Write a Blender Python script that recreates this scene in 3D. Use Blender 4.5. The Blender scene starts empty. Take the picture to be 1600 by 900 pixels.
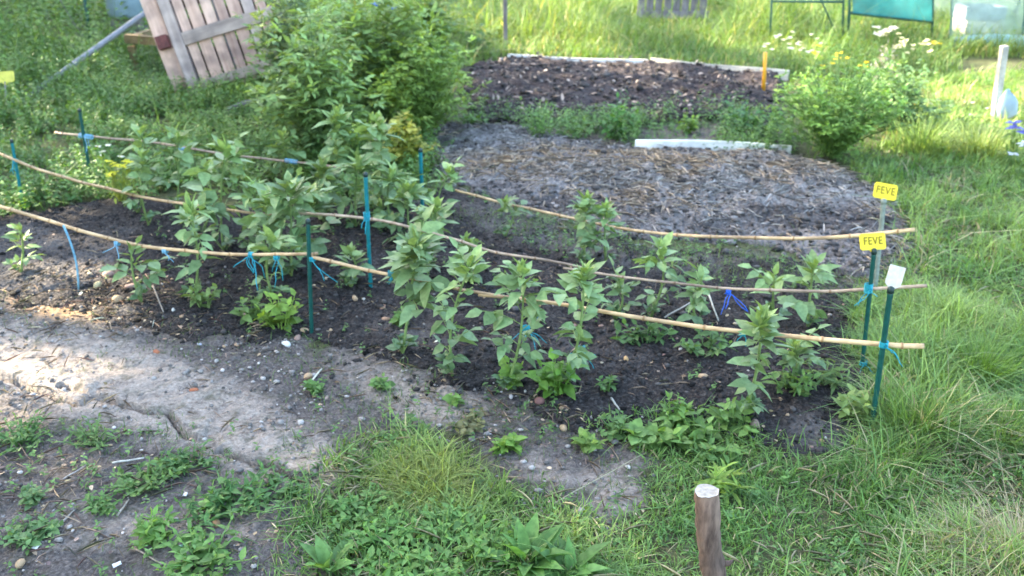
import bpy, bmesh, math, random
import numpy as np
from mathutils import Vector, Matrix

R = math.radians
rng = np.random.default_rng(7)
random.seed(7)
sc = bpy.context.scene
col = sc.collection

# ------------------------------------------------------------------ camera
CAM_H, PITCH, FPX = 1.6, R(24.0), 1350.0          # eye height, tilt down, focal length in px of a 1600 px wide frame
cam_d = bpy.data.cameras.new("camera")
cam = bpy.data.objects.new("camera", cam_d); col.objects.link(cam)
cam.location = (0, 0, CAM_H)
cam.rotation_euler = (R(90) - PITCH, 0, 0)
cam_d.sensor_width = 36.0
cam_d.lens = 36.0 * FPX / 1600.0
cam_d.clip_start, cam_d.clip_end = 0.05, 2000
cam_d.dof.use_dof = True
cam_d.dof.focus_distance = 2.05
cam_d.dof.aperture_fstop = 4.2
sc.camera = cam

# ------------------------------------------------------------------ sky, sun, exposure
SUN_EL = R(27.0)
SUN_DIR = Vector((-0.93 * math.cos(SUN_EL), 0.37 * math.cos(SUN_EL), math.sin(SUN_EL))).normalized()   # towards the sun
world = bpy.data.worlds.new("World"); sc.world = world
world.use_nodes = True
wt = world.node_tree
sky = wt.nodes.new("ShaderNodeTexSky")
sky.sky_type = 'NISHITA'; sky.sun_disc = False
sky.sun_elevation = SUN_EL
sky.sun_rotation = math.atan2(SUN_DIR.x, SUN_DIR.y)
sky.air_density = 1.0; sky.dust_density = 3.0; sky.ozone_density = 0.6
bg = wt.nodes["Background"]; bg.inputs["Strength"].default_value = 0.15
wt.links.new(sky.outputs[0], bg.inputs[0])
sun_d = bpy.data.lights.new("sun", 'SUN'); sun_d.energy = 4.5; sun_d.angle = R(0.53); sun_d.color = (1.0, 0.86, 0.66)
sun = bpy.data.objects.new("sun", sun_d); col.objects.link(sun)
sun.rotation_euler = SUN_DIR.to_track_quat('Z', 'Y').to_euler()
sc.view_settings.view_transform = 'Standard'
sc.view_settings.look = 'None'
sc.view_settings.exposure = 3.3
sc.view_settings.gamma = 1.0
sc.view_settings.use_white_balance = True
sc.view_settings.white_balance_temperature = 6700
sc.view_settings.white_balance_tint = 4
sc.cycles.use_denoising = True
sc.cycles.max_bounces = 6
sc.cycles.diffuse_bounces = 3
sc.cycles.transmission_bounces = 4
sc.cycles.transparent_max_bounces = 8
sc.cycles.caustics_reflective = sc.cycles.caustics_refractive = False

# ------------------------------------------------------------------ where a thing seen in the photograph stands
cp, sp = math.cos(PITCH), math.sin(PITCH)

def ray(u, v):
    a, b = (u - 800) / FPX, (v - 450) / FPX
    return a, cp - b * sp, -sp - b * cp

def gnd(u, v, z=0.0):
    dx, dy, dz = ray(u, v)
    t = (z - CAM_H) / dz
    return Vector((dx * t, dy * t, z))

def at_y(u, v, y):
    dx, dy, dz = ray(u, v)
    t = y / dy
    return Vector((dx * t, y, CAM_H + dz * t))

def on_row(u, v, A, B):
    """where the sight line meets the upright plane through ground points A and B"""
    n = Vector((-(B.y - A.y), B.x - A.x, 0))
    d = Vector(ray(u, v))
    t = (A - Vector((0, 0, CAM_H))).dot(n) / d.dot(n)
    return Vector((0, 0, CAM_H)) + d * t

def to_px(x, y, z=0.0):
    zz = np.asarray(z) - CAM_H
    dep = y * cp - zz * sp
    dep = np.where(dep < 0.05, 0.05, dep)
    return 800 + FPX * x / dep, 450 - FPX * (y * sp + zz * cp) / dep

# ------------------------------------------------------------------ noise and polygons
_tab = np.random.default_rng(3).random((256, 256))

def vnoise(x, y):
    xi, yi = np.floor(x).astype(int), np.floor(y).astype(int)
    fx, fy = x - xi, y - yi
    fx, fy = fx * fx * (3 - 2 * fx), fy * fy * (3 - 2 * fy)
    a = _tab[xi & 255, yi & 255]; b = _tab[(xi + 1) & 255, yi & 255]
    c = _tab[xi & 255, (yi + 1) & 255]; d = _tab[(xi + 1) & 255, (yi + 1) & 255]
    return (a * (1 - fx) + b * fx) * (1 - fy) + (c * (1 - fx) + d * fx) * fy

def fbm(x, y, s, o=4, g=0.5):
    x = np.asarray(x, float) * s; y = np.asarray(y, float) * s
    t, amp, tot = 0, 1, 0
    for k in range(o):
        t = t + amp * vnoise(x + 17.3 * k, y - 9.1 * k); tot += amp
        amp *= g; x = x * 2.03; y = y * 2.03
    return t / tot

def inpoly(u, v, poly):
    u, v = np.asarray(u), np.asarray(v)
    r = np.zeros(u.shape, bool)
    n = len(poly)
    for i in range(n):
        x0, y0 = poly[i]; x1, y1 = poly[(i + 1) % n]
        if y0 == y1: continue
        c = ((y0 > v) != (y1 > v)) & (u < (x1 - x0) * (v - y0) / (y1 - y0) + x0)
        r ^= c
    return r

def seg_dist(x, y, pts, closed=False):
    best = np.full(np.shape(x), 1e9)
    n = len(pts)
    for i in range(n if closed else n - 1):
        ax, ay = pts[i][0], pts[i][1]; bx, by = pts[(i + 1) % n][0], pts[(i + 1) % n][1]
        L = (bx - ax) ** 2 + (by - ay) ** 2 + 1e-12
        t = np.clip(((x - ax) * (bx - ax) + (y - ay) * (by - ay)) / L, 0, 1)
        best = np.minimum(best, np.hypot(x - ax - t * (bx - ax), y - ay - t * (by - ay)))
    return best

def gpoly(pp): return [tuple(gnd(u, v))[:2] for u, v in pp]

def sdf(x, y, poly):
    d = seg_dist(x, y, poly, True)
    return np.where(inpoly(x, y, poly), d, -d)      # + inside

# outlines of the plot, read off the photograph, as ground outlines
P_FRONT = gpoly([(-300, 335), (0, 342), (110, 318), (230, 312), (330, 322), (520, 325), (690, 300), (760, 312), (880, 350), (1000, 382), (1130, 392),
                 (1240, 402), (1335, 455), (1352, 560), (1365, 660), (1330, 715), (1240, 705), (1160, 672), (1040, 650), (900, 668), (800, 615), (680, 592),
                 (560, 550), (430, 530), (300, 535), (200, 505), (0, 462), (-300, 455)])
P_MID = gpoly([(655, 195), (790, 195), (990, 232), (1240, 243), (1350, 275), (1400, 335), (1425, 400), (1375, 440), (1200, 385), (1000, 378),
               (880, 345), (740, 300), (670, 250)])
P_BACK = gpoly([(722, 108), (800, 97), (1010, 103), (1225, 122), (1215, 190), (1000, 196), (740, 192)])
P_DIRT = gpoly([(-400, 430), (0, 455), (200, 495), (430, 520), (560, 545), (800, 610), (900, 655), (1030, 715), (1020, 790), (950, 845),
                (850, 800), (790, 735), (700, 690), (590, 680), (510, 745), (470, 800), (520, 900), (480, 1000), (-400, 1000)])
P_STRIP = gpoly([(690, 190), (1220, 190), (1240, 245), (990, 232), (790, 205)])
P_GAP = gpoly([(680, 255), (740, 300), (880, 345), (1000, 378), (1200, 385), (1375, 440), (1330, 475), (1130, 445), (1000, 425), (860, 395), (690, 340)])
CRACKS = [[tuple(gnd(u, v))[:2] for u, v in c] for c in (
    [(-60, 580), (20, 598), (62, 612), (90, 622), (118, 634)],
    [(95, 606), (130, 616), (165, 622), (200, 637), (235, 648), (262, 648), (280, 670), (290, 684), (303, 688)],
    [(345, 704), (395, 721), (430, 730), (455, 742), (485, 744)])]

# ------------------------------------------------------------------ materials
def new_mat(name):
    m = bpy.data.materials.new(name); m.use_nodes = True
    nt = m.node_tree
    return m, nt, nt.nodes["Principled BSDF"], nt.nodes["Material Output"]

def node(nt, t, **kw):
    n = nt.nodes.new(t)
    for k, v in kw.items():
        if k in n.inputs: n.inputs[k].default_value = v
        else: setattr(n, k, v)
    return n

def ramp(nt, stops):
    r = nt.nodes.new("ShaderNodeValToRGB")
    e = r.color_ramp.elements
    while len(e) < len(stops): e.new(0.5)
    for el, (p, c) in zip(e, stops):
        el.position = p; el.color = (*c, 1) if len(c) == 3 else c
    return r

def mixc(nt, fac, a, b, mode='MIX'):
    m = nt.nodes.new("ShaderNodeMix"); m.data_type = 'RGBA'; m.blend_type = mode
    for sock, val in ((m.inputs[0], fac), (m.inputs[6], a), (m.inputs[7], b)):
        if hasattr(val, "is_output"): nt.links.new(val, sock)
        elif isinstance(val, (int, float)): sock.default_value = val
        else: sock.default_value = (*val, 1)
    return m.outputs[2]

def leaf_mat(name, trans=0.32, rough=0.55, spec=0.35):
    m, nt, p, out = new_mat(name)
    a = node(nt, "ShaderNodeAttribute", attribute_name="tint")
    tc = node(nt, "ShaderNodeTexCoord")
    nz = node(nt, "ShaderNodeTexNoise", Scale=60.0, Detail=3.0)
    nt.links.new(tc.outputs["Object"], nz.inputs["Vector"])
    r = ramp(nt, [(0.3, (0.72, 0.75, 0.7)), (0.7, (1.22, 1.18, 1.2))])
    nt.links.new(nz.outputs["Fac"], r.inputs[0])
    c = mixc(nt, 1.0, a.outputs["Color"], r.outputs[0], 'MULTIPLY')
    nt.links.new(c, p.inputs["Base Color"])
    p.inputs["Roughness"].default_value = rough
    p.inputs["Specular IOR Level"].default_value = spec
    t = node(nt, "ShaderNodeBsdfTranslucent")
    c2 = mixc(nt, 1.0, c, (1.45, 1.35, 0.5), 'MULTIPLY')
    nt.links.new(c2, t.inputs["Color"])
    mx = node(nt, "ShaderNodeMixShader"); mx.inputs[0].default_value = trans
    nt.links.new(p.outputs[0], mx.inputs[1]); nt.links.new(t.outputs[0], mx.inputs[2])
    nt.links.new(mx.outputs[0], out.inputs[0])
    return m

def tint_mat(name, rough=0.8, bump=0.0, bscale=80.0, spec=0.3):
    m, nt, p, out = new_mat(name)
    a = node(nt, "ShaderNodeAttribute", attribute_name="tint")
    tc = node(nt, "ShaderNodeTexCoord")
    nz = node(nt, "ShaderNodeTexNoise", Scale=bscale, Detail=4.0)
    nt.links.new(tc.outputs["Object"], nz.inputs["Vector"])
    r = ramp(nt, [(0.3, (0.7, 0.7, 0.7)), (0.7, (1.25, 1.25, 1.25))])
    nt.links.new(nz.outputs["Fac"], r.inputs[0])
    nt.links.new(mixc(nt, 1.0, a.outputs["Color"], r.outputs[0], 'MULTIPLY'), p.inputs["Base Color"])
    p.inputs["Roughness"].default_value = rough
    p.inputs["Specular IOR Level"].default_value = spec
    if bump:
        b = node(nt, "ShaderNodeBump", Strength=bump, Distance=0.004)
        nt.links.new(nz.outputs["Fac"], b.inputs["Height"]); nt.links.new(b.outputs[0], p.inputs["Normal"])
    return m

def wood_mat(name, c1, c2, stretch=(30, 30, 2.2), rough=0.8, c3=None):
    m, nt, p, out = new_mat(name)
    tc = node(nt, "ShaderNodeTexCoord")
    mp = node(nt, "ShaderNodeMapping"); mp.inputs["Scale"].default_value = stretch
    oi = node(nt, "ShaderNodeObjectInfo")
    nt.links.new(tc.outputs["Object"], mp.inputs[0])
    nz = node(nt, "ShaderNodeTexNoise", Scale=1.0, Detail=6.0, Roughness=0.65)
    nz.noise_dimensions = '4D'
    mul = node(nt, "ShaderNodeMath", operation='MULTIPLY'); mul.inputs[1].default_value = 37.0
    nt.links.new(oi.outputs["Random"], mul.inputs[0]); nt.links.new(mul.outputs[0], nz.inputs["W"])
    nt.links.new(mp.outputs[0], nz.inputs["Vector"])
    r = ramp(nt, [(0.32, c1), (0.68, c2)])
    nt.links.new(nz.outputs["Fac"], r.inputs[0])
    c = r.outputs[0]
    nz2 = node(nt, "ShaderNodeTexNoise", Scale=5.0, Detail=4.0)
    nt.links.new(tc.outputs["Object"], nz2.inputs["Vector"])
    r2 = ramp(nt, [(0.35, (0.6, 0.6, 0.62)), (0.6, (1.1, 1.08, 1.05))])
    nt.links.new(nz2.outputs["Fac"], r2.inputs[0])
    c = mixc(nt, 1.0, c, r2.outputs[0], 'MULTIPLY')
    rr = ramp(nt, [(0.0, (0.8, 0.78, 0.78)), (1.0, (1.12, 1.1, 1.06))])
    nt.links.new(oi.outputs["Random"], rr.inputs[0])
    c = mixc(nt, 1.0, c, rr.outputs[0], 'MULTIPLY')
    nt.links.new(c, p.inputs["Base Color"])
    p.inputs["Roughness"].default_value = rough
    p.inputs["Specular IOR Level"].default_value = 0.25
    b = node(nt, "ShaderNodeBump", Strength=0.5, Distance=0.004)
    nt.links.new(nz.outputs["Fac"], b.inputs["Height"]); nt.links.new(b.outputs[0], p.inputs["Normal"])
    return m

def plain_mat(name, c, rough=0.5, var=0.2, scale=25.0, spec=0.4, bump=0.0):
    m, nt, p, out = new_mat(name)
    tc = node(nt, "ShaderNodeTexCoord")
    nz = node(nt, "ShaderNodeTexNoise", Scale=scale, Detail=5.0, Roughness=0.6)
    nt.links.new(tc.outputs["Object"], nz.inputs["Vector"])
    r = ramp(nt, [(0.3, tuple(x * (1 - var) for x in c)), (0.7, tuple(min(1, x * (1 + var)) for x in c))])
    nt.links.new(nz.outputs["Fac"], r.inputs[0]); nt.links.new(r.outputs[0], p.inputs["Base Color"])
    p.inputs["Roughness"].default_value = rough
    p.inputs["Specular IOR Level"].default_value = spec
    if bump:
        b = node(nt, "ShaderNodeBump", Strength=bump, Distance=0.003)
        nt.links.new(nz.outputs["Fac"], b.inputs["Height"]); nt.links.new(b.outputs[0], p.inputs["Normal"])
    return m

def sheet_mat(name, c, clear=0.3, rough=0.3):
    """thin plastic sheet one can half see through"""
    m, nt, p, out = new_mat(name)
    tc = node(nt, "ShaderNodeTexCoord")
    nz = node(nt, "ShaderNodeTexNoise", Scale=7.0, Detail=5.0)
    nt.links.new(tc.outputs["Object"], nz.inputs["Vector"])
    r = ramp(nt, [(0.3, tuple(x * 0.75 for x in c)), (0.7, tuple(min(1, x * 1.2) for x in c))])
    nt.links.new(nz.outputs["Fac"], r.inputs[0]); nt.links.new(r.outputs[0], p.inputs["Base Color"])
    p.inputs["Roughness"].default_value = rough
    t = node(nt, "ShaderNodeBsdfTranslucent"); nt.links.new(r.outputs[0], t.inputs["Color"])
    m1 = node(nt, "ShaderNodeMixShader"); m1.inputs[0].default_value = 0.45
    nt.links.new(p.outputs[0], m1.inputs[1]); nt.links.new(t.outputs[0], m1.inputs[2])
    tr = node(nt, "ShaderNodeBsdfTransparent")
    m2 = node(nt, "ShaderNodeMixShader"); m2.inputs[0].default_value = clear
    nt.links.new(m1.outputs[0], m2.inputs[1]); nt.links.new(tr.outputs[0], m2.inputs[2])
    nt.links.new(m2.outputs[0], out.inputs[0])
    b = node(nt, "ShaderNodeBump", Strength=0.6, Distance=0.03)
    nt.links.new(nz.outputs["Fac"], b.inputs["Height"]); nt.links.new(b.outputs[0], p.inputs["Normal"])
    return m

def soil_mat(name, dark, mid, light, dry=0.5, lump=55.0):
    m, nt, p, out = new_mat(name)
    tc = node(nt, "ShaderNodeTexCoord"); V = tc.outputs["Object"]
    big = node(nt, "ShaderNodeTexNoise", Scale=2.6, Detail=5.0, Roughness=0.6); nt.links.new(V, big.inputs["Vector"])
    fine = node(nt, "ShaderNodeTexNoise", Scale=lump, Detail=6.0, Roughness=0.7); nt.links.new(V, fine.inputs["Vector"])
    vor = node(nt, "ShaderNodeTexVoronoi", Scale=lump * 1.3); nt.links.new(V, vor.inputs["Vector"])
    a = node(nt, "ShaderNodeAttribute", attribute_name="tint")       # R: how dry and pale the crust is
    r = ramp(nt, [(0.34, dark), (0.52, mid), (0.72, light)])
    nt.links.new(fine.outputs["Fac"], r.inputs[0])
    rd = ramp(nt, [(0.3, mid), (0.5, light), (0.75, tuple(min(1, x * 1.7) for x in light))])
    nt.links.new(fine.outputs["Fac"], rd.inputs[0])
    f = node(nt, "ShaderNodeMath", operation='ADD')
    nt.links.new(big.outputs["Fac"], f.inputs[0]); nt.links.new(a.outputs["Fac"], f.inputs[1])
    rf = ramp(nt, [(1.12 - dry, (0, 0, 0)), (min(1.0, 1.34 - dry), (1, 1, 1))])
    nt.links.new(f.outputs[0], rf.inputs[0])
    nt.links.new(mixc(nt, rf.outputs[0], r.outputs[0], rd.outputs[0]), p.inputs["Base Color"])
    p.inputs["Roughness"].default_value = 0.95; p.inputs["Specular IOR Level"].default_value = 0.12
    b = node(nt, "ShaderNodeBump", Strength=1.0, Distance=0.012)
    ad = node(nt, "ShaderNodeMath", operation='SUBTRACT')
    nt.links.new(fine.outputs["Fac"], ad.inputs[0]); nt.links.new(vor.outputs["Distance"], ad.inputs[1])
    nt.links.new(ad.outputs[0], b.inputs["Height"]); nt.links.new(b.outputs[0], p.inputs["Normal"])
    return m

def ground_mat():
    m, nt, p, out = new_mat("ground")
    tc = node(nt, "ShaderNodeTexCoord"); V = tc.outputs["Object"]
    a = node(nt, "ShaderNodeAttribute", attribute_name="tint")       # R bare dirt, G pale clay crust, B orange-brown litter
    sep = node(nt, "ShaderNodeSeparateColor"); nt.links.new(a.outputs["Color"], sep.inputs[0])
    n1 = node(nt, "ShaderNodeTexNoise", Scale=9.0, Detail=8.0, Roughness=0.65); nt.links.new(V, n1.inputs["Vector"])
    n2 = node(nt, "ShaderNodeTexNoise", Scale=90.0, Detail=6.0, Roughness=0.7); nt.links.new(V, n2.inputs["Vector"])
    turf = ramp(nt, [(0.3, (0.035, 0.04, 0.02)), (0.5, (0.075, 0.085, 0.04)), (0.7, (0.17, 0.155, 0.10))]); nt.links.new(n2.outputs["Fac"], turf.inputs[0])
    dirt = ramp(nt, [(0.3, (0.045, 0.039, 0.038)), (0.5, (0.12, 0.106, 0.103)), (0.72, (0.24, 0.213, 0.203))]); nt.links.new(n2.outputs["Fac"], dirt.inputs[0])
    clay = ramp(nt, [(0.28, (0.19, 0.158, 0.138)), (0.5, (0.33, 0.283, 0.252)), (0.72, (0.48, 0.425, 0.385))]); nt.links.new(n2.outputs["Fac"], clay.inputs[0])
    def soft(ch, lo, hi):
        ad = node(nt, "ShaderNodeMath", operation='MULTIPLY_ADD'); ad.inputs[1].default_value = 0.7; ad.inputs[2].default_value = -0.35
        nt.links.new(n1.outputs["Fac"], ad.inputs[0])
        s = node(nt, "ShaderNodeMath", operation='ADD'); nt.links.new(sep.outputs[ch], s.inputs[0]); nt.links.new(ad.outputs[0], s.inputs[1])
        r = ramp(nt, [(lo, (0, 0, 0)), (hi, (1, 1, 1))]); nt.links.new(s.outputs[0], r.inputs[0]); return r.outputs[0]
    c = mixc(nt, soft(0, 0.35, 0.65), turf.outputs[0], dirt.outputs[0])
    c = mixc(nt, soft(1, 0.3, 0.75), c, clay.outputs[0])
    c = mixc(nt, soft(2, 0.4, 0.7), c, (0.34, 0.23, 0.14))
    n3 = node(nt, "ShaderNodeTexNoise", Scale=26.0, Detail=7.0, Roughness=0.7); nt.links.new(V, n3.inputs["Vector"])
    r3 = ramp(nt, [(0.30, (0.42, 0.38, 0.36)), (0.48, (1.0, 0.98, 0.96)), (0.72, (1.22, 1.16, 1.10))]); nt.links.new(n3.outputs["Fac"], r3.inputs[0])
    c = mixc(nt, 1.0, c, r3.outputs[0], 'MULTIPLY')
    n4 = node(nt, "ShaderNodeTexNoise", Scale=13.0, Detail=6.0, Roughness=0.65); n4.inputs["Distortion"].default_value = 0.6; nt.links.new(V, n4.inputs["Vector"])
    r4 = ramp(nt, [(0.54, (0, 0, 0)), (0.68, (0.75, 0.75, 0.75))]); nt.links.new(n4.outputs["Fac"], r4.inputs[0])
    c = mixc(nt, r4.outputs[0], c, (0.075, 0.075, 0.048))
    nt.links.new(c, p.inputs["Base Color"])
    p.inputs["Roughness"].default_value = 0.95; p.inputs["Specular IOR Level"].default_value = 0.12
    b = node(nt, "ShaderNodeBump", Strength=1.0, Distance=0.014)
    nt.links.new(n2.outputs["Fac"], b.inputs["Height"]); nt.links.new(b.outputs[0], p.inputs["Normal"])
    return m

M = {}
M['leaf'] = leaf_mat("leaf")
M['bean'] = leaf_mat("bean_leaf", trans=0.22, rough=0.5, spec=0.45)
M['grass'] = leaf_mat("grass_blade", trans=0.35, rough=0.5, spec=0.3)
M['stem'] = tint_mat("plant_stem", rough=0.6, bscale=40)
M['petal'] = leaf_mat("petal", trans=0.3, rough=0.6, spec=0.2)
M['straw'] = tint_mat("straw", rough=0.8)
M['stone'] = tint_mat("stone", rough=0.85, bump=0.6, bscale=70)
M['clod'] = tint_mat("soil_crumb", rough=0.95, bump=0.6, bscale=120, spec=0.1)
M['bark'] = wood_mat("bark", (0.085, 0.055, 0.045), (0.31, 0.215, 0.17), (60, 60, 14))
M['treebark'] = wood_mat("tree_bark", (0.05, 0.04, 0.03), (0.14, 0.11, 0.085), (9, 9, 1.5))
M['cutwood'] = wood_mat("cut_wood", (0.22, 0.20, 0.18), (0.52, 0.50, 0.47), (60, 60, 60))
M['pallet'] = wood_mat("pallet_board", (0.42, 0.25, 0.195), (0.70, 0.48, 0.395), (26, 26, 1.6))
M['pallet_grey'] = wood_mat("pallet_batten", (0.35, 0.26, 0.22), (0.54, 0.42, 0.365), (2, 26, 26))
M['pallet_rail'] = wood_mat("pallet_rail", (0.40, 0.30, 0.265), (0.62, 0.49, 0.445), (26, 26, 1.6))
M['redpaint'] = plain_mat("red_stain", (0.13, 0.035, 0.03), 0.7, 0.5, 18)
M['greywood'] = wood_mat("grey_weathered_wood", (0.15, 0.13, 0.135), (0.30, 0.27, 0.275), (26, 26, 2))
M['tan'] = wood_mat("tan_timber", (0.22, 0.14, 0.07), (0.38, 0.26, 0.14), (2.5, 26, 26))
M['whiteboard'] = wood_mat("white_painted_board", (0.78, 0.77, 0.73), (0.90, 0.89, 0.86), (2, 40, 40), 0.6)
M['paleboard'] = wood_mat("pale_board", (0.36, 0.34, 0.31), (0.58, 0.55, 0.50), (2, 40, 40))
def cane_mat(name, c1, c2):
    m = wood_mat(name, c1, c2, (3, 60, 60), .5); nt = m.node_tree; p = nt.nodes['Principled BSDF']
    a = node(nt, 'ShaderNodeAttribute', attribute_name='tint'); old = p.inputs['Base Color'].links[0].from_socket
    nt.links.new(mixc(nt, 1.0, old, a.outputs['Color'], 'MULTIPLY'), p.inputs['Base Color']); return m
M['cane'] = cane_mat("bamboo_cane", (0.42, 0.27, 0.14), (0.72, 0.53, 0.32))
M['canegrey'] = cane_mat("old_bamboo_cane", (0.30, 0.22, 0.16), (0.50, 0.39, 0.30))
M['stake'] = plain_mat("green_coated_steel", (0.008, 0.065, 0.055), 0.35, 0.25, 60)
M['stake_teal'] = plain_mat("teal_coated_steel", (0.008, 0.15, 0.17), 0.35, 0.25, 60)
M['stake_grey'] = plain_mat("faded_stake", (0.20, 0.23, 0.20), 0.6, 0.4, 30)
M['cap'] = plain_mat("dark_plastic", (0.012, 0.03, 0.028), 0.5)
M['twine'] = plain_mat("turquoise_twine", (0.01, 0.26, 0.33), 0.6, 0.35, 90)
M['twineblue'] = plain_mat("pale_blue_twine", (0.16, 0.36, 0.50), 0.6, 0.3, 90)
M['yellow'] = plain_mat("yellow_plastic", (0.66, 0.50, 0.02), 0.5, 0.16, 45)
M['paleyellow'] = plain_mat("faded_yellow_plastic", (0.55, 0.48, 0.08), 0.5, 0.15, 30)
M['ink'] = plain_mat("pencil_ink", (0.17, 0.13, 0.01), 0.8, .4, 200)
M['greyink'] = plain_mat("faded_ink", (0.42, 0.40, 0.36), 0.8)
M['whiteplastic'] = plain_mat("white_label_plastic", (0.46, 0.43, 0.37), 0.6, 0.18, 60)
M['orange'] = plain_mat("orange_paint", (0.72, 0.33, 0.02), 0.5, 0.15, 40)
M['bluegrey'] = plain_mat("pale_blue_plastic", (0.25, 0.33, 0.38), 0.4, 0.12, 8)
M['navy'] = plain_mat("navy_plastic", (0.012, 0.016, 0.05), 0.4, 0.2, 8)
M['metal'] = plain_mat("dull_grey_metal", (0.22, 0.22, 0.25), 0.45, 0.2, 30)
M['blue'] = plain_mat("bright_blue_plastic", (0.01, 0.10, 0.55), 0.4, 0.1, 20)
M['framegreen'] = plain_mat("dark_green_frame", (0.03, 0.09, 0.07), 0.5, 0.2, 30)
M['turq'] = sheet_mat("turquoise_fabric", (0.03, 0.20, 0.21), 0.12, 0.8)
M['poly'] = sheet_mat("greenish_plastic_sheet", (0.42, 0.55, 0.47), 0.55, 0.3)
M['polyhem'] = sheet_mat("folded_plastic_hem", (0.40, 0.60, 0.62), 0.05, 0.35)
M['bag'] = sheet_mat("white_blue_plastic_bag", (0.30, 0.40, 0.50), 0.12, 0.35)
M['crate_grey'] = plain_mat("grey_crate", (0.24, 0.28, 0.32), 0.6)
M['crate_cream'] = plain_mat("cream_crate", (0.50, 0.47, 0.36), 0.6)
M['crate_dark'] = plain_mat("dark_crate", (0.12, 0.14, 0.15), 0.6)
M['brick'] = plain_mat("brick_red", (0.32, 0.12, 0.07), 0.9, 0.3, 40)

# ------------------------------------------------------------------ mesh collecting
LT = np.array([[0, 0, 0], [-.5, .3, .07], [0, .3, 0], [.5, .3, .07], [-.40, .65, .06], [0, .65, 0], [.40, .65, .06], [0, 1, 0]], float)
LF = np.array([[0, 2, 1], [0, 3, 2], [1, 2, 5], [1, 5, 4], [2, 3, 6], [2, 6, 5], [4, 5, 7], [5, 6, 7]])

def unit(a):
    return a / np.maximum(np.linalg.norm(a, axis=-1, keepdims=True), 1e-9)

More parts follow.
